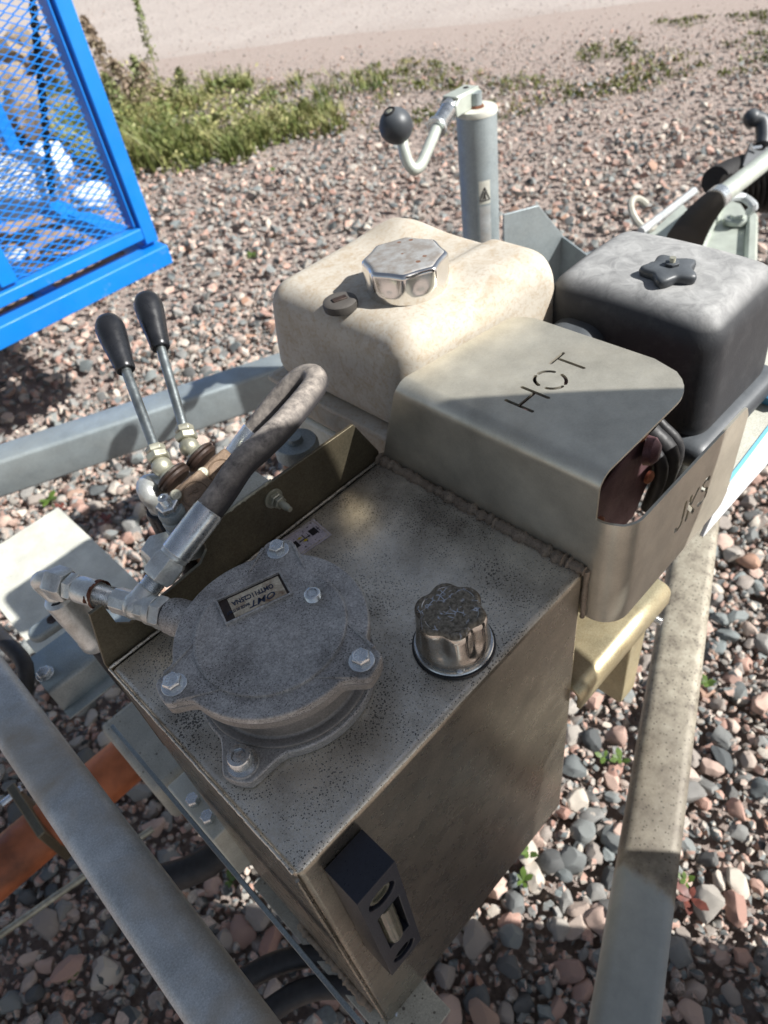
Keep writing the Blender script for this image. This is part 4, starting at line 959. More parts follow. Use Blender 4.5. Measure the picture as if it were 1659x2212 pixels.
# ================================================================== CONTROL VALVE
VB = V(.125, .27, .053)
VV = thing('control_valve', VB.copy(), 'two lever hydraulic control valve with dusty brown caps behind the tank', 'valve')
uB, vB = V(.87, -.30, .0), None
DV = .555
capax = (ray(440, 1030).normalized()*-.25+V(.62, -.55, .42)).normalized()
def section(px_cap, py_cap, dep, px_nut, py_nut, rodtop, knob0, knob1, dn, relief=None):
    nut = AD(px_nut, py_nut, dep+dn); c = AD(px_cap, py_cap, dep); c = c-((V(0, 0, 1)*.75-ray(px_cap, py_cap).normalized()*.6).normalized())*.0185
    ax = (c-nut); ax = V(ax.x, ax.y, ax.z); L = ax.length; ax.normalize()
    # spool axis runs nut -> cap; cap face points along ax tilted to the light
    e1, e2, _ = frame(ax)
    st = nut+ax*.004
    b = B(); b.lathe(st, ax, [(.0060, 0), (.0085, .003), (.0095, .006)], 20); obj('ball_seat', b, 'zincy', VV)
    b = B(); q = nut+ax*.008; b.lathe(q, ax, [(.0115, 0), (.0140, .0015), (.0140, .0032), (.0122, .0042), (.0142, .0050), (.0142, .0070), (.0120, .009)], 30); obj('lever_boot', b, 'vcapr', VV)
    q = c-ax*.0125; up = (V(0, 0, 1)*.75-ray(px_cap, py_cap).normalized()*.6).normalized(); up = (up-ax*ax.dot(up)).normalized(); sd = ax.cross(up)
    pl = [(x*1.08, y) for x, y in [(-.0155, -.0125), (-.0125, -.0155), (.0125, -.0155), (.0155, -.0125), (.0155, .0125), (.0125, .0155), (-.0125, .0155), (-.0155, .0125)]]
    b = B(); b.prism([(x, y) for x, y in pl], q, sd, -up if sd.cross(-up).dot(ax) > 0 else up, .0260); cap = obj('end_cap', b, 'vcap', VV, .002, seg=3)
    f = q+ax*.0175
    # top of the cap carries the embossed disc and screws
    tn = (up*.75+ax*.0-ray(px_cap, py_cap).normalized()*.6).normalized()
    tq = q+ax*.0135+up*.0155
    b = B(); b.lathe(tq-up*.001, up, [(.0112, 0), (.0110, .0018), (.0100, .0022), (.0094, .0014), (.0001, .0014)], 32); obj('emboss_disc', b, 'vcap', cap)
    s1 = V(sd.x, sd.y, sd.z); b = B()
    for s in (-1, 1):
        cc = tq+up*.0008+ax*s*.0034
        b.tube([cc+s1*.004, cc-s1*.004], .0007, 6, 1); b.tube([cc-s1*.004+ax*.0024*math.cos(t)*1+s1*.0022*math.sin(t)+s1*.0022 for t in np.linspace(-1.5, 1.8, 7)], .0006, 6, 1)
    obj('emboss_mark', b, 'vcap', cap)
    for k, (a_, s_) in enumerate(((-.0125, .0118), (.0125, -.0118))):
        p = q+ax*(.0135+a_*.75)+sd*s_+up*.0155
        b = B(); b.lathe(p, up, [(.0044, 0), (.0044, .0042), (.0038, .0048), (.0022, .0048)], 20, cap=False); b.lathe(p, up, [(.0022, .0048), (.0022, .0020), (.0001, .0020)], 6); obj('cap_screw', b, 'zincy', cap)
    # body block below
    b = B(); b.box(q+ax*.010-up*.035, (.034, .034, .040), Matrix((sd, ax, up)).transposed()); obj('valve_body', b, 'vcap', VV, .003)
    # lever
    r1 = AD(*rodtop); n0_ = nut; dL = (r1-n0_).normalized()
    b = B(); b.sphere(n0_, .0082, 18, 10); b.hexn(n0_+dL*.006, n0_+dL*.0125, .0092, .12, .4); lv = obj('lever_socket', b, 'zincy', VV, .0003)
    b = B(); b.hexn(n0_+dL*.0130, n0_+dL*.0185, .0078, .1, .1); obj('lock_nut', b, 'zincy', VV, .0003)
    b = B(); b.cyl(n0_+dL*.014, r1, .0041, 14); rod = obj('lever', b, 'leverrod', VV)
    k0 = r1-dL*.004; b = B(); b.lathe(k0, dL, [(.0072, 0), (.0080, .001), (.0083, .004), (.0088, .010), (.0108, .026), (.0119, .036), (.0121, .042), (.0113, .0475), (.0088, .0520), (.0050, .0546), (.0004, .0553)], 32); obj('lever_knob', b, 'darkpl', rod)
section(412, 1054, .548, 350, 1008, (269, 792, .590), 0, 0, .016)
section(468, 1006, .570, 409, 965, (345, 744, .610), 0, 0, .016)
def relief(u_, v_, dep, s=1.0):
    p = AD(u_, v_, dep); d = V(-.10, -.02, 1).normalized(); b = B()
    b.lathe(p, -d, [(.0095*s, 0), (.0108*s, .003*s), (.0108*s, .007*s), (.0098*s, .009*s), (.0112*s, .011*s), (.0112*s, .016*s), (.0100*s, .018*s), (.0118*s, .020*s), (.0118*s, .030*s), (.0128*s, .033*s), (.0128*s, .05*s)], 28); r_ = obj('relief_valve', b, 'galv', VV)
    b = B(); b.hexn(p, p+d*.0065*s, .0088*s); obj('adjuster_nut', b, 'zinc', r_, .0003)
    b = B(); b.thread(p+d*.0065*s, p+d*.0125*s, .0042*s, .0012); b.lathe(p+d*.0125*s, d, [(.0042*s, 0), (.0030*s, .0006), (.0022*s, .0006), (.0022*s, -.002), (.0001, -.002)], 14); obj('adjuster_screw', b, 'zinc', r_)
relief(367, 1098, .545)
b = B(); p = AD(350, 1190, .565); b.hexn(p+V(0, 0, .008), p-V(0, 0, .014), .0155); obj('port_nut', b, 'fit', VV, .0004)
p = AD(362, 1045, .58); b = B(); q = AD(337, 1085, .575); b.tube([p, p+V(-.012, .008, .004), q+V(-.002, 0, .012), q, q+V(0, 0, -.02)], .0080, 14, 6); obj('elbow', b, 'fit', VV)
b = B(); b.lathe(q+V(0, 0, -.008), (0, 0, -1), [(.0105, 0), (.0115, .002), (.0115, .042), (.0105, .044)], 24); obj('hose_ferrule', b, 'darkpl', VV)
b = B(); b.tube([q+V(0, 0, -.05), q+V(.004, -.002, -.12), q+V(.02, -.004, -.22), q+V(.05, .0, -.34)], .0082, 12, 6); obj('feed_hose', b, 'rubber', VV)
b = B(); b.bbox((.112, .262, -.06), (.160, .300, .0385)); obj('valve_body', b, 'vcap', VV, .003)
b = B(); p = AD(640, 960, .70); b.lathe(p, (0, 0, 1), [(.022, -.01), (.022, .0), (.020, .004), (.008, .004), (.007, .010), (.0001, .010)], 28); 
top('round_fitting', b, 'galv', 'round zinc fitting half hidden behind the looping hose', 'fitting')

# ================================================================== TRAILER FRAME
def dirv(a): return V(math.cos(math.radians(a)), math.sin(math.radians(a)), 0)
def beam(p0, ang, L, wd, h, ztop, side, r=.008, mat='galv', name='drawbar_beam', label='', th=.004):
    """hollow-section beam; p0 on its far top edge, width to the given side"""
    d = dirv(ang); n_ = V(-d.y, d.x, 0)*side; z0, z1 = ztop-h, ztop
    prof = [(r, z0), (wd-r, z0)]+[(wd-r+r*math.sin(t), z0+r-r*math.cos(t)) for t in (.5, 1.07)]+[(wd, z0+r), (wd, z1-r)]+[(wd-r+r*math.cos(t), z1-r+r*math.sin(t)) for t in (.5, 1.07)]+[(wd-r, z1), (r, z1)]+[(r-r*math.sin(t), z1-r+r*math.cos(t)) for t in (.5, 1.07)]+[(0, z1-r), (0, z0+r)]+[(r-r*math.cos(t), z0+r-r*math.sin(t)) for t in (.5, 1.07)]
    a = Vector((p0[0], p0[1], 0)); rs = [[a+d*s+n_*x+V(0, 0, z) for x, z in prof] for s in (-.9 if side < 0 else -.55, .3, L)]
    b = B(); b.rings(rs); return top(name, b, mat, label, 'beam', 'drawbar beams', sharp=50)
lb0 = AZ(0, 956, -.40); beam((lb0.x, lb0.y), -23.8, 1.66, .0665, .083, -.40, -1, label='clean galvanised drawbar beam crossing behind the control levers')
rb0 = AZ(1275, 2212, -.40); 
beam((rb0.x, rb0.y), 22.4, 1.30, .0600, .083, -.40, -1, r=.012, mat='stainbeam', label='dirt stained galvanised drawbar beam on the right over the pebbles')
# cross tube in front
b = B(); xa, xb = AZ(390, 2212, -.12).x, AZ(600, 2212, -.12).x; r_ = .012; z1 = -.12; z0 = z1-.05
prof = [(xa, z0+r_), (xa, z1-r_)]+[(xa+r_-r_*math.cos(t), z1-r_+r_*math.sin(t)) for t in (.4, .8, 1.2)]+[(xa+r_, z1), (xb-r_, z1)]+[(xb-r_+r_*math.sin(t), z1-r_+r_*math.cos(t)) for t in (.4, .8, 1.2)]+[(xb, z1-r_), (xb, z0+r_), (xb-r_, z0), (xa+r_, z0)]
b.rings([[V(x, y, z) for x, z in prof] for y in (-.35, .2, .75)]); top('cross_tube', b, 'bar', 'thick dull grey rounded tube crossing the lower left corner, unsharp', 'tube', sharp=50)
# thin strip on edge
b = B(); b.bbox((-.0222, -.30, -.19), (-.0186, .292, -.15)); top('edge_strip', b, 'galv', 'thin upright steel strip between the grey tube and the tank', 'strip', bev=.0006)
# bits beside the tank foot
SU = thing('side_support', V(.0, .25, -.42), 'pale bolted support block beside the lower left edge of the tank', 'bracket')
b = B(); b.bbox((-.016, .214, -.40), (.05, .300, -.30)); obj('support_plate', b, 'pale', SU, .002)
for y_ in (.235, .262): 
    b = B(); b.hexn(V(-.005, y_, -.300), V(-.005, y_, -.290), .0075); obj('support_bolt', b, 'zinc', SU, .0004)
# pale step plate, left
c0 = AZ(125, 1095, -.40); c1 = AZ(305, 1262, -.40); b = B(); b.bbox((c0.x-.175, .66, -.406), (c0.x, c0.y, -.400)); b2 = b
ps = top('step_plate', b, 'pale', 'pale flat metal plate at the left edge, lit by the sun', 'plate', bev=.001)
# moulded grey handle
h0, h1 = AZ(62, 1372, -.30), AZ(215, 1268, -.30)
HG = thing('moulded_handle', (h0+h1)/2+V(0, 0, -.02), 'grey moulded handle with a recessed screw below the pale plate', 'handle')
b = B(); d_ = (h1-h0).normalized(); s_ = V(-d_.y, d_.x, 0); pts = arc(.012, 0, .0135, 90, 270, 10)+[(.10, -.0135), (.10, .0135)]
b.prism(pts, h0+V(0, 0, -.014), d_, s_, .014); obj('handle_body', b, 'galv', HG, .004, seg=4)
b = B(); b.lathe(h0+d_*.034+V(0, 0, .0002), (0, 0, 1), [(.0075, 0), (.0068, .0015), (.0055, .0005), (.002, -.001), (.0001, -.001)], 24); obj('recessed_screw', b, 'vcapr', HG)
b = B(); b.bbox(h0+V(.0, -.035, -.06), h0+V(.09, -.014, -.02)); obj('rusty_face', b, 'vcapr', HG, .002)
# folded channel with bolt
q1, q2, q3, q4 = AZ(54, 1433, -.26), AZ(103, 1498, -.26), AZ(205, 1410, -.26), AZ(150, 1354, -.26)
CB = thing('folded_channel', V((q1.x+q3.x)/2, (q1.y+q3.y)/2, -.31), 'folded zinc channel with one hex bolt, left of the tank corner', 'channel')
b = B(); ya, yb = q1.y, q2.y; xa_, xb_ = q1.x, q3.x+.06
pf = smooth_path([V(0, ya, -.26), V(0, yb, -.26), V(0, yb, -.30), V(0, yb-.018, -.30)], .003, 4)
b.rings([[V(x, p.y, p.z) for p in pf] for x in (xa_, (xa_+xb_)/2, xb_)], closed=False); o = obj('channel_sheet', b, 'galv', CB); md = o.modifiers.new('s', 'SOLIDIFY'); md.thickness = .003
bq = AZ(98, 1456, -.257); b = B(); b.cyl(bq, bq+V(0, 0, .0012), .0105); b.hexn(bq+V(0, 0, .0012), bq+V(0, 0, .0065), .0085); obj('channel_bolt', b, 'zinc', CB, .0004)
b = B(); a_, c_ = AZ(0, 1375, -.22), AZ(55, 1440, -.22); b.tube([a_+V(0, .06, .0), a_, c_, c_+V(-.03, -.02, -.03), c_+V(-.06, -.02, -.08)], .009, 10, 4); top('cable', b, 'rubber', 'black rubber cable running beside the grey tube at the left edge', 'cable')
b = B(); b.bbox((-.03, .33, -.42), (.30, .46, -.34)); top('axle_beam', b, 'galvd', 'wide dirty galvanised beam in shadow below the folded channel', 'beam', bev=.008)
# orange tube
oc_ = AZ(150, 1760, -.52); b = B(); b.lathe(V(-.75, .535, -.535), (1, 0, 0), [(.036, 0), (.036, .66)], 32, cap=False)
OT = thing('orange_tube', V(-.4, .515, -.61), 'orange painted round lift tube passing under the grey cross tube', 'tube')
obj('tube_shell', b, 'orange', OT); b = B(); b.lathe(V(-.09, .535, -.535), (1, 0, 0), [(.036, 0), (.036, .20), (.001, .20)], 32); obj('tube_end', b, 'orange', OT)
b = B(); b.bbox((-.170, .498, -.575), (-.158, .60, -.488)); obj('clamp_plate', b, 'bracket', OT, .002)
b = B(); b.cyl(V(-.185, .59, -.500), V(-.155, .59, -.500), .006, 10); obj('clamp_bolt', b, 'zinc', OT)
b = B(); b.cyl(AZ(-40, 2048, -.70), AZ(330, 1790, -.70), .0055, 10); top('thin_rod', b, 'zincy', 'thin rusty rod running under the grey tube at lower left', 'rod')
# black hoses under the strip
for lab, pp, r_ in (('upper of the two thick black hoses between strip and grey tube', [(520, 2120), (600, 2080), (690, 2062), (800, 2075)], .012),
                    ('lower of the two thick black hoses between strip and grey tube', [(560, 2200), (640, 2148), (720, 2130), (840, 2150)], .012),
                    ('dark bundle of hoses seen further up the gap beside the strip', [(330, 1905), (400, 1885), (460, 1855), (520, 1800)], .017)):
    b = B(); b.tube([AZ(u_, v_, -.42) for u_, v_ in pp], r_, 12, 8); top('hydraulic_hose', b, 'rubber', lab, 'hose', 'black hoses under the frame')

# ================================================================== JACK
jc = V(.883, .588, 0); JT = .071
JK = thing('jack_stand', V(jc.x, jc.y, -.55), 'galvanised trailer jack post with folded crank handle behind the fuel tank', 'jack')
b = B(); b.lathe(V(jc.x, jc.y, -.55), (0, 0, 1), [(.0305, 0), (.0305, .55+JT-.006), (.0295, .55+JT-.002)], 48); obj('outer_tube', b, 'galv', JK)
b = B(); b.lathe(V(jc.x, jc.y, JT-.004), (0, 0, 1), [(.0310, -.004), (.0313, .0), (.0300, .0035), (.001, .0045)], 40); obj('plastic_cap', b, 'pale', JK)
b = B(); b.lathe(V(jc.x, jc.y, JT), (0, 0, 1), [(.012, 0), (.011, .0025), (.008, .004), (.001, .004)], 24); obj('rusty_washer', b, 'rust', JK)
# warning label on the post
for k, (z_, h_, mt) in enumerate(((-.062, .036, 'pale'), (-.135, .070, 'bar'))):
    b = B(); rs = []; dcam = math.atan2(CAM.y-jc.y, CAM.x-jc.x)+.28
    for i in range(9):
        t = dcam+(i-4)/4*.30; rs.append([V(jc.x+math.cos(t)*r_, jc.y+math.sin(t)*r_, zz) for r_, zz in ((.0307, z_), (.0307, z_+h_))])
    b.rings(rs, closed=False); lb = obj('label', b, mt, JK)
    if k == 0:
        b = B()
        def LP(x, z): t = dcam-x/.0309; return V(jc.x+math.cos(t)*.0309, jc.y+math.sin(t)*.0309, z)
        tri = [(-.008, -.056), (.008, -.056), (0, -.036)]
        for a_, c_ in zip(tri, tri[1:]+tri[:1]): b.tube([LP(a_[0]*(1-s)+c_[0]*s, a_[1]*(1-s)+c_[1]*s) for s in (0, .33, .66, 1)], .0008, 5, 1)
        b.tube([LP(0, -.051), LP(0, -.043)], .0012, 5, 1); b.tube([LP(-.002, -.054), LP(0, -.048), LP(.003, -.054)], .0009, 5, 1); obj('warning_triangle', b, 'inkk', lb)
# crank head
ch1 = AD(1040, 196, 1.095); ch0 = AD(972, 232, 1.045); d_ = (ch1-ch0).normalized(); u_, v_, _ = frame(d_)
b = B(); sdv = d_.cross(V(0, 0, 1)).normalized()
for s in (-1, 1): b.prism([(-.004, -.012), (.060, -.010), (.066, -.002), (.066, .008), (.060, .012), (.006, .012), (-.006, .004)], ch0+sdv*(s*.0125)-(sdv*.0015), d_, V(0, 0, 1), .003 if d_.cross(V(0, 0, 1)).dot(sdv) > 0 else -.003)
b.prism([(0, -.0125), (.062, -.0125), (.062, .0125), (0, .0125)], ch0+V(0, 0, .0115), d_, sdv, -.003 if d_.cross(sdv).z < 0 else .003); obj('crank_head', b, 'hitchw', JK, .0012)
b = B(); b.cyl(V(jc.x, jc.y, JT), V(jc.x, jc.y, JT+.020), .009, 16); obj('spindle', b, 'galv', JK)
b = B(); q = ch0+d_*.046+V(0, 0, .0145); b.lathe(q, (0, 0, 1), [(.0045, 0), (.004, .001), (.001, .001)], 16); obj('head_hole', b, 'black', JK)
c2_ = AD(948, 268, 1.03); c3_ = AD(898, 368, .985); c4_ = AD(868, 300, .965); cb = AD(855, 272, .955)
dd = (c2_-ch0).normalized()
b = B(); L = (c2_-ch0).length; pr = [(.0125, -.008), (.0125, 0)]
for i in range(7): pr += [(.0095, L*(i+.1)/7), (.0118, L*(i+.5)/7)]
b.lathe(ch0+dd*.004, dd, pr+[(.0150, L*1.0), (.0155, L*1.05), (.0150, L*1.16), (.009, L*1.18)], 28); obj('spring_sleeve', b, 'zinc', JK, sharp=60)
b = B(); b.tube([ch0, c2_, AD(922, 328, 1.0), AD(909, 356, .990), AD(895, 366, .984), AD(882, 352, .978), AD(873, 325, .970), c4_, cb], .0078, 14, 6); obj('crank_rod', b, 'hitchw', JK)
b = B(); b.sphere(cb, .0225, 32, 20); obj('crank_ball', b, 'knobd', JK)
tocam = (CAM-cb).normalized(); kk = (cb-c3_).normalized(); hd_ = (kk*1.0+tocam*.45).normalized()
b = B(); b.lathe(cb+hd_*.0195, hd_, [(.0085, 0), (.0080, .0030), (.0065, .0034), (.006, -.002), (.001, -.002)], 20); obj('ball_socket', b, 'black', JK)
b = B(); b.hexn(cb+hd_*.0195, cb+hd_*.0225, .0042); obj('ball_nut', b, 'zincy', JK)
# clamp bracket of the jack: dark plates behind the engine
JB = thing('jack_clamp', V(.95, .50, -.45), 'dark galvanised clamp plates holding the jack post to the drawbar', 'bracket')
b = B(); A0, A1, A2, A3 = AD(1085, 462, 1.12), AD(1165, 480, 1.16), AD(1240, 590, 1.22), AD(1215, 640, 1.2)
dq = (A1-A0); dq.z = 0; dq.normalize(); b.prism([(0, 0), (.065, -.005), (.115, -.07), (.125, -.30), (0, -.30)], A0, dq, (0, 0, 1), .004); obj('clamp_plate', b, 'galv', JB, .001)
b = B(); pq = A0+dq*.115+V(0, 0, -.07); b.prism([(0, 0), (.12, .0), (.12, -.2), (0, -.2)], pq, V(-.2, -1, -.25).normalized(), (0, 0, 1), .004); obj('clamp_plate', b, 'galv', JB, .001)
b = B(); b.lathe(V(jc.x, jc.y, -.36), (0, 0, 1), [(.034, 0), (.038, .002), (.038, .05), (.034, .052)], 32); obj('clamp_ring', b, 'galv', JB)

# ================================================================== HITCH at the front of the drawbar
HT = thing('overrun_coupling', V(1.6, .53, -.5), 'pale zinc overrun coupling with V shaped side plates, far right', 'coupling')
def quad(pts, mat, name, th=.006, par=HT, bev=.001):
    b = B(); n_ = (pts[1]-pts[0]).cross(pts[2]-pts[0]).normalized()
    if n_.z < 0: n_ = -n_
    b.rings([pts, [p-n_*th for p in pts]]); return obj(name, b, mat, par, bev)
quad([AZ(u_, v_, -.36) for u_, v_ in ((1440, 600), (1555, 425), (1600, 440), (1622, 475), (1618, 620))], 'hitchw', 'top_plate')
b = B(); pa, pb_ = AZ(1625, 470, -.352), AZ(1620, 600, -.352); b.tube([pa, pb_], .012, 6, 1); obj('plate_flange', b, 'hitchw', HT)
b = B(); pa, pb_ = AZ(1560, 425, -.35), AZ(1500, 560, -.35); b.tube([pa, pb_], .012, 8, 1); obj('centre_rib', b, 'hitchw', HT)
quad([AZ(u_, v_, -.38) for u_, v_ in ((1375, 560), (1400, 505), (1475, 440), (1500, 470), (1470, 560))], 'hitchw', 'side_plate')
b = B(); pa = AZ(1590, 478, -.355); b.lathe(pa, (0, 0, 1), [(.028, 0), (.026, .008), (.014, .010), (.013, .016), (.001, .016)], 20); obj('plate_bolt', b, 'hitchw', HT)
b = B(); b.tube([AZ(1555, 430, -.27), AZ(1600, 425, -.30), AZ(1628, 445, -.31), AZ(1618, 458, -.33)], .009, 8, 5); obj('loop_handle', b, 'bar', HT)
b = B(); b.tube([AZ(1385, 500, -.33), AZ(1440, 458, -.33), AZ(1500, 412, -.32)], .009, 8, 4); obj('brake_rod', b, 'bar', HT)
b = B(); rs = AZ(1388, 462, -.33); b.tube([rs+V(.03*math.cos(t), .03*math.sin(t)*.9, .028*math.sin(t)) for t in np.linspace(.3, 5.6, 12)], .008, 8, 3); obj('hook', b, 'galvd', HT)
ga, gb, gc = AD(1478, 522, 1.385), AD(1508, 466, 1.41), AD(1548, 430, 1.44)
b = B(); n_ = 13; P3 = [ga.lerp(gb, t)*(1-t)+gb.lerp(gc, t)*t for t in np.linspace(0, 1, n_*4+1)]
b.tube(P3, .02, 20, 1, rf=lambda t: (.0285-.010*t)*(1+.24*math.sin(t*n_*2*math.pi))); obj('gaiter', b, 'gaiter', HT, sharp=75)
b = B(); b.tube([AD(1541, 436, 1.435), AD(1555, 424, 1.45)], .0235, 20, 1); obj('gaiter_ring', b, 'zinc', HT)
b = B(); b.tube([AD(1548, 430, 1.44), AD(1740, 282, 1.62)], .0185, 20, 1); obj('brake_lever_tube', b, 'hitchw', HT)
b = B(); g0, g1 = AZ(1560, 420, -.37), AZ(1780, 395, -.37); b.tube([g0.lerp(g1, t) for t in np.linspace(0, 1, 73)], .05, 20, 1, rf=lambda t: (.036+.02*t)*(1+.2*math.sin(t*18*2*math.pi))); obj('large_gaiter', b, 'gaiter', HT, sharp=75)
b = B(); b.tube([AD(1545, 392, 1.82), AD(1600, 366, 1.9), AD(1680, 350, 1.95)], .036, 14, 4); obj('coupling_body', b, 'black', HT)
b = B(); b.tube([AD(1622, 256, 1.86), AD(1645, 262, 1.86), AD(1650, 292, 1.86), AD(1648, 312, 1.86)], .019, 14, 6); b.sphere(AD(1624, 255, 1.86), .022, 14, 8); obj('lever_grip', b, 'knobd', HT)
quad([AD(1605, 358, 1.82), AD(1622, 308, 1.86), AD(1665, 318, 1.88), AD(1665, 372, 1.86)], 'knobd', 'lever_guard', .01)
b = B(); b.tube([AD(1624, 320, 1.84), AD(1645, 317, 1.84)], .004, 8, 1); obj('guard_slot', b, 'zinc', HT)

# ================================================================== BLUE LIFT BASKET
BY = 1.70; BK = thing('lift_basket', V(.2, BY+.35, -.42), 'bright blue lift cage with expanded metal panels, upper left', 'cage')
def bl(name, a, c, s=(.034, .034), up=(0, 1, 0)):
    a, c = Vector(a), Vector(c); d = (c-a); L = d.length; d.normalize(); u_, v_, _ = frame(d, up); b = B()
    h0, h1 = s[0]/2, s[1]/2; pr = [(-h0, -h1), (h0, -h1), (h0, h1), (-h0, h1)]
    b.rings([[a+u_*x+v_*y for x, y in pr], [c+u_*x+v_*y for x, y in pr]]); return obj(name, b, 'blue', BK, .003)
pr0 = AY(322, 520, BY); pr1 = AY(128, 0, BY); sl3 = (pr1-pr0); pr2 = pr0+sl3*1.75
bl('corner_post', pr0+V(0, 0, .0), pr2, (.040, .040))
bl('bottom_rail', V(-.75, BY-.012, pr0.z-.038), V(pr0.x+.026, BY-.012, pr0.z-.038), (.052, .066))
bl('panel_rail', V(-.75, BY, pr0.z+.032), V(pr0.x-.02, BY, pr0.z+.032), (.03, .045))
mpst = AY(40, 655, BY); bl('middle_post', V(mpst.x, BY, pr0.z+.055), V(mpst.x, BY, pr0.z+.055)+sl3*1.5, (.045, .030))
bl('side_rail', V(pr0.x, BY, pr0.z-.03), V(pr0.x, BY+.75, pr0.z-.03), (.05, .05))
bl('back_post', V(pr0.x, BY+.72, pr0.z-.03), V(pr0.x, BY+.72, pr0.z-.03)+sl3*1.7, (.04, .04))
bl('back_rail', V(-.75, BY+.72, pr0.z-.03), V(pr0.x, BY+.72, pr0.z-.03), (.05, .05))
bl('floor_brace', V(pr0.x-.30, BY+.02, pr0.z-.03), V(pr0.x-.30, BY+.72, pr0.z-.03), (.04, .04))
bl('diagonal_brace', V(pr0.x-.02, BY+.45, pr0.z-.02), V(pr0.x-.26, BY+.45, pr0.z+.40), (.03, .03))
def mesh_panel(name, o0, ux, uz, W, H, px_, pz_, mat='blue'):
    """expanded metal: wavy strands that touch their neighbours"""
    b = B(); nr = int(H/(pz_/1)); nc = int(W/(px_/2)); nn = ux.cross(uz).normalized()
    for r_ in range(nr+1):
        P_ = []
        for c in range(nc+1):
            s = 1 if (c+r_) % 2 else -1
            P_.append(o0+ux*(c*px_/2)+uz*((r_+.5)*pz_+s*pz_*.42)+nn*(s*.0016))
        rs = []
        for p in P_: rs.append([p+uz*.0013-nn*.0014, p+uz*.0013+nn*.0014, p-uz*.0013+nn*.0014, p-uz*.0013-nn*.0014])
        b.rings(rs)
    return obj(name, b, mat, BK, sharp=20)
uz = sl3.normalized(); mesh_panel('mesh_panel', V(pr0.x-.50, BY+.006, pr0.z+.05), V(1, 0, 0), uz, .475, .80, .034, .0090)
mesh_panel('mesh_panel', V(-.72, BY+.006, pr0.z+.05), V(1, 0, 0), uz, .80, .60, .034, .0090)
bl('post_lip', pr0+V(-.030, .014, .05), pr2+V(-.030, .014, 0), (.006, .05))
# floor boards of the cage
for k in range(5):
    b = B(); y_ = BY+.10+k*.125; b.bbox((-.7, y_, pr0.z-.050), (pr0.x-.04, y_+.085, pr0.z-.035)); obj('floor_board', b, 'wood', BK, .002)
def sack(u_, v_, y_, s, label):
    c = AY(u_, v_, y_); t = bmesh.new(); bmesh.ops.create_icosphere(t, subdivisions=4, radius=1)
    for v in t.verts:
        k = 1+.28*noise.noise(v.co*2.1+V(u_, 0, 0))+.10*noise.noise(v.co*6); v.co = V(v.co.x*s[0]*k, v.co.y*s[1]*k, v.co.z*s[2]*k)+c
    return top('sack', t, 'sack', label, 'sack', 'white sacks in the blue cage', sharp=80)
sack(35, 400, BY+.22, (.13, .09, .07), 'large crumpled white sack in the blue cage, near the left edge')
sack(110, 350, BY+.34, (.05, .05, .05), 'small white sack leaning behind the large sack in the cage')
sack(195, 425, BY+.20, (.055, .045, .034), 'white sack lying closest to the right corner post of the cage')
sack(28, 555, BY+.12, (.032, .03, .02), 'small white bundle low in the corner beside the middle cage post')
RK = [stone_shape(3, 500+i) for i in range(5)]; RM = [np_mesh('rock', v_, f_, 'tan') for v_, f_ in RK]
for k in range(44):
    o = bpy.data.objects.new('rock', RM[k % 5]); sc.collection.objects.link(o); ROOTS.append(o); s = random.uniform(.10, .21); q = AZ(random.uniform(-60, 175), random.uniform(20, 330), GZ)
    o.matrix_basis = Matrix.Translation(V(q.x, q.y, GZ+s*random.uniform(.2, .7))) @ Matrix.Rotation(random.uniform(0, 6), 4, 'Z') @ Matrix.Rotation(random.uniform(0, 1), 4, 'X') @ Matrix.Scale(s, 4)
    setp(o, 'tan rock in the heap behind the blue lift cage', 'rock', 'tan rocks behind the cage')
b = B(); a_, c_ = AY(68, -20, BY+.10), AY(112, 420, BY+.10); n_ = 30
for i in range(n_):
    p = a_.lerp(c_, (i+.5)/n_); d = (c_-a_).normalized(); e1, e2, _ = frame(d); e = e1 if i % 2 else e2
    b.tube([p+d*.013*math.cos(t)+e*.008*math.sin(t) for t in np.linspace(0, 2*math.pi, 9)], .0035, 5, 1)
top('chain', b, 'darkpl', 'dark steel chain hanging inside the blue cage', 'chain')

# ================================================================== PHOTOGRAPHER whose body shades the machine
def skin_body(name, joints, edges, mat, parent, sub=2):
    me = bpy.data.meshes.new(name); me.from_pydata([j[0] for j in joints], edges, []); o = bpy.data.objects.new(name, me); sc.collection.objects.link(o)
    m = o.modifiers.new('s', 'SKIN'); m.use_smooth_shade = True
    for i, j in enumerate(joints): me.skin_vertices[0].data[i].radius = (j[1], j[2] if len(j) > 2 else j[1]); me.skin_vertices[0].data[i].use_root = (i == 0)
    m2 = o.modifiers.new('d', 'SUBSURF'); m2.levels = m2.render_levels = sub
    bake(o, []); o.data.materials.clear(); o.data.materials.append(M[mat])
    for v_ in o.data.vertices: v_.co -= parent.location
    for p_ in o.data.polygons: p_.use_smooth = True
    o.parent = parent; return o
PH = thing('person', V(.33, -.62, GZ), 'person in a long dark coat and jeans leaning over the tank from the right', 'person')
PX, PY_ = PHX, PHY = .0, .0
SH = V(.085, .058, 0)
J = [((.34, -.62, .08), .18, .13), ((.31, -.54, .30), .18, .13), ((.27, -.42, .50), .20, .13), ((.25, -.36, .60), .13, .10), ((.24, -.33, .66), .055),
     ((.245, -.30, .73), .085, .075), ((.245, -.27, .81), .09, .08),
     ((.10, -.46, .54), .07), ((-.04, -.56, .36), .052), ((-.12, -.40, .44), .038), ((-.14, -.30, .50), .03),
     ((.43, -.34, .54), .07), ((.50, -.40, .30), .052), ((.36, -.46, .14), .036),
     ((.37, -.62, -.14), .20, .14), ((.40, -.60, -.42), .21, .15), ((.31, -.62, -.50), .08), ((.30, -.66, -.78), .06), ((.50, -.60, -.50), .08), ((.51, -.62, -.78), .06)]
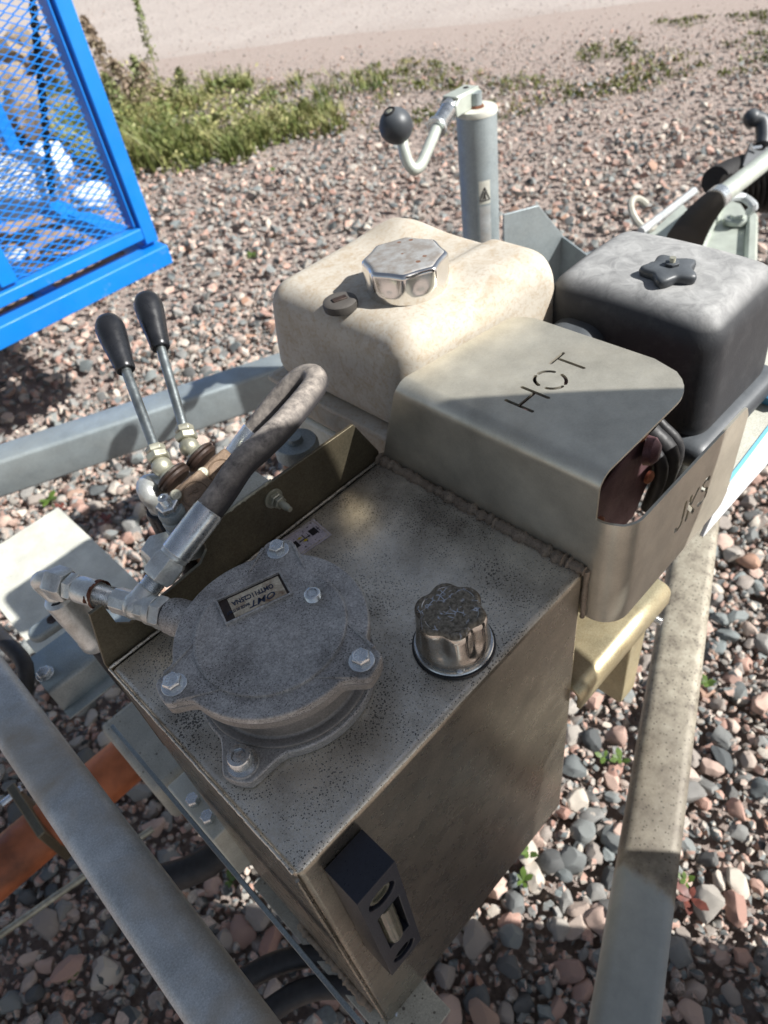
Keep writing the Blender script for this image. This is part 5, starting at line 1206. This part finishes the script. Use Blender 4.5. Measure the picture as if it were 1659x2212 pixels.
J = [(tuple(V(*j[0])+SH),)+tuple(j[1:]) for j in J]
ED = [(0, 1), (1, 2), (2, 3), (3, 4), (4, 5), (5, 6), (2, 7), (7, 8), (8, 9), (9, 10), (2, 11), (11, 12), (12, 13), (0, 14), (14, 15), (15, 16), (16, 17), (15, 18), (18, 19)]
body = skin_body('body', J, ED, 'jacket', PH)
# jeans, skin and jacket share the one continuous body: assign by height
body.data.materials.append(M['denim']); body.data.materials.append(M['skin'])
for p_ in body.data.polygons:
    c = p_.center+PH.location
    if c.z < -.5: p_.material_index = 1
    if c.z > .645 and math.hypot(c.x-SH.x-.245, c.y-SH.y+.3) < .16: p_.material_index = 2
def hand(w_, d, nrm, par):
    """palm and five curled fingers from wrist w_ along d"""
    w_, d, nrm = Vector(w_), Vector(d).normalized(), Vector(nrm).normalized(); s = d.cross(nrm).normalized(); nrm = s.cross(d)
    b = B(); b.tube([w_-d*.01, w_+d*.03, w_+d*.085], .03, 12, 4, rf=lambda t: .026+.012*math.sin(t*2.6)); 
    for k, (o_, L) in enumerate(((-.030, .072), (-.010, .082), (.010, .077), (.029, .062))):
        a = w_+d*.078+s*o_; b.tube([a-d*.02, a+d*L*.35, a+d*L*.7-nrm*L*.25, a+d*L*.8-nrm*L*.6], .0085, 8, 4)
    a = w_+d*.02-s*.028; b.tube([a, a-s*.025+d*.025, a-s*.03+d*.055-nrm*.012], .010, 8, 4)
    return obj('hand', b, 'skin', par, sharp=80)
hand(V(-.14, -.30, .50)+SH, (.1, .5, .2), (0, -.3, 1), PH); hand(V(.36, -.46, .14)+SH, (-.6, .2, -.5), (0, -1, 0), PH)
hc = V(.245, -.28, .79)+SH; b = B(); b.sphere(hc, .098, 24, 14, (.95, 1.08, 1.12)); 
for v_ in list(b.b.verts):
    if v_.co.z < hc.z-.01 and v_.co.y > hc.y-.02: v_.co = hc+(v_.co-hc)*.7
obj('hair', b, 'hair', PH, sharp=80)
b = B(); fy = hc.y+.088
for s in (-1, 1): b.sphere((hc.x+s*.033, fy-.004, hc.z-.012), .013, 10, 8)
obj('eyes', b, 'white', PH)
b = B(); b.sphere((hc.x, fy+.006, hc.z-.038), .016, 10, 8, (.8, 1, 1.5)); b.sphere((hc.x, fy-.012, hc.z-.072), .022, 10, 8, (1.1, .5, .35))
for s in (-1, 1): b.sphere((hc.x+s*.088, hc.y, hc.z-.03), .024, 10, 8, (.35, .8, 1.2))
obj('face_features', b, 'skin', PH)
for x_, y_ in ((.385, -.58), (.595, -.54)):
    b = B(); b.rbox((x_-.05, y_-.10, GZ+.005), (x_+.05, y_+.17, GZ+.10), .04, 8); obj('shoe', b, 'darkpl', PH, sharp=80)

# ------------------------------------------------------------------ lift the whole place so that the ground is at height zero
for o in ROOTS: o.location.z -= GZ
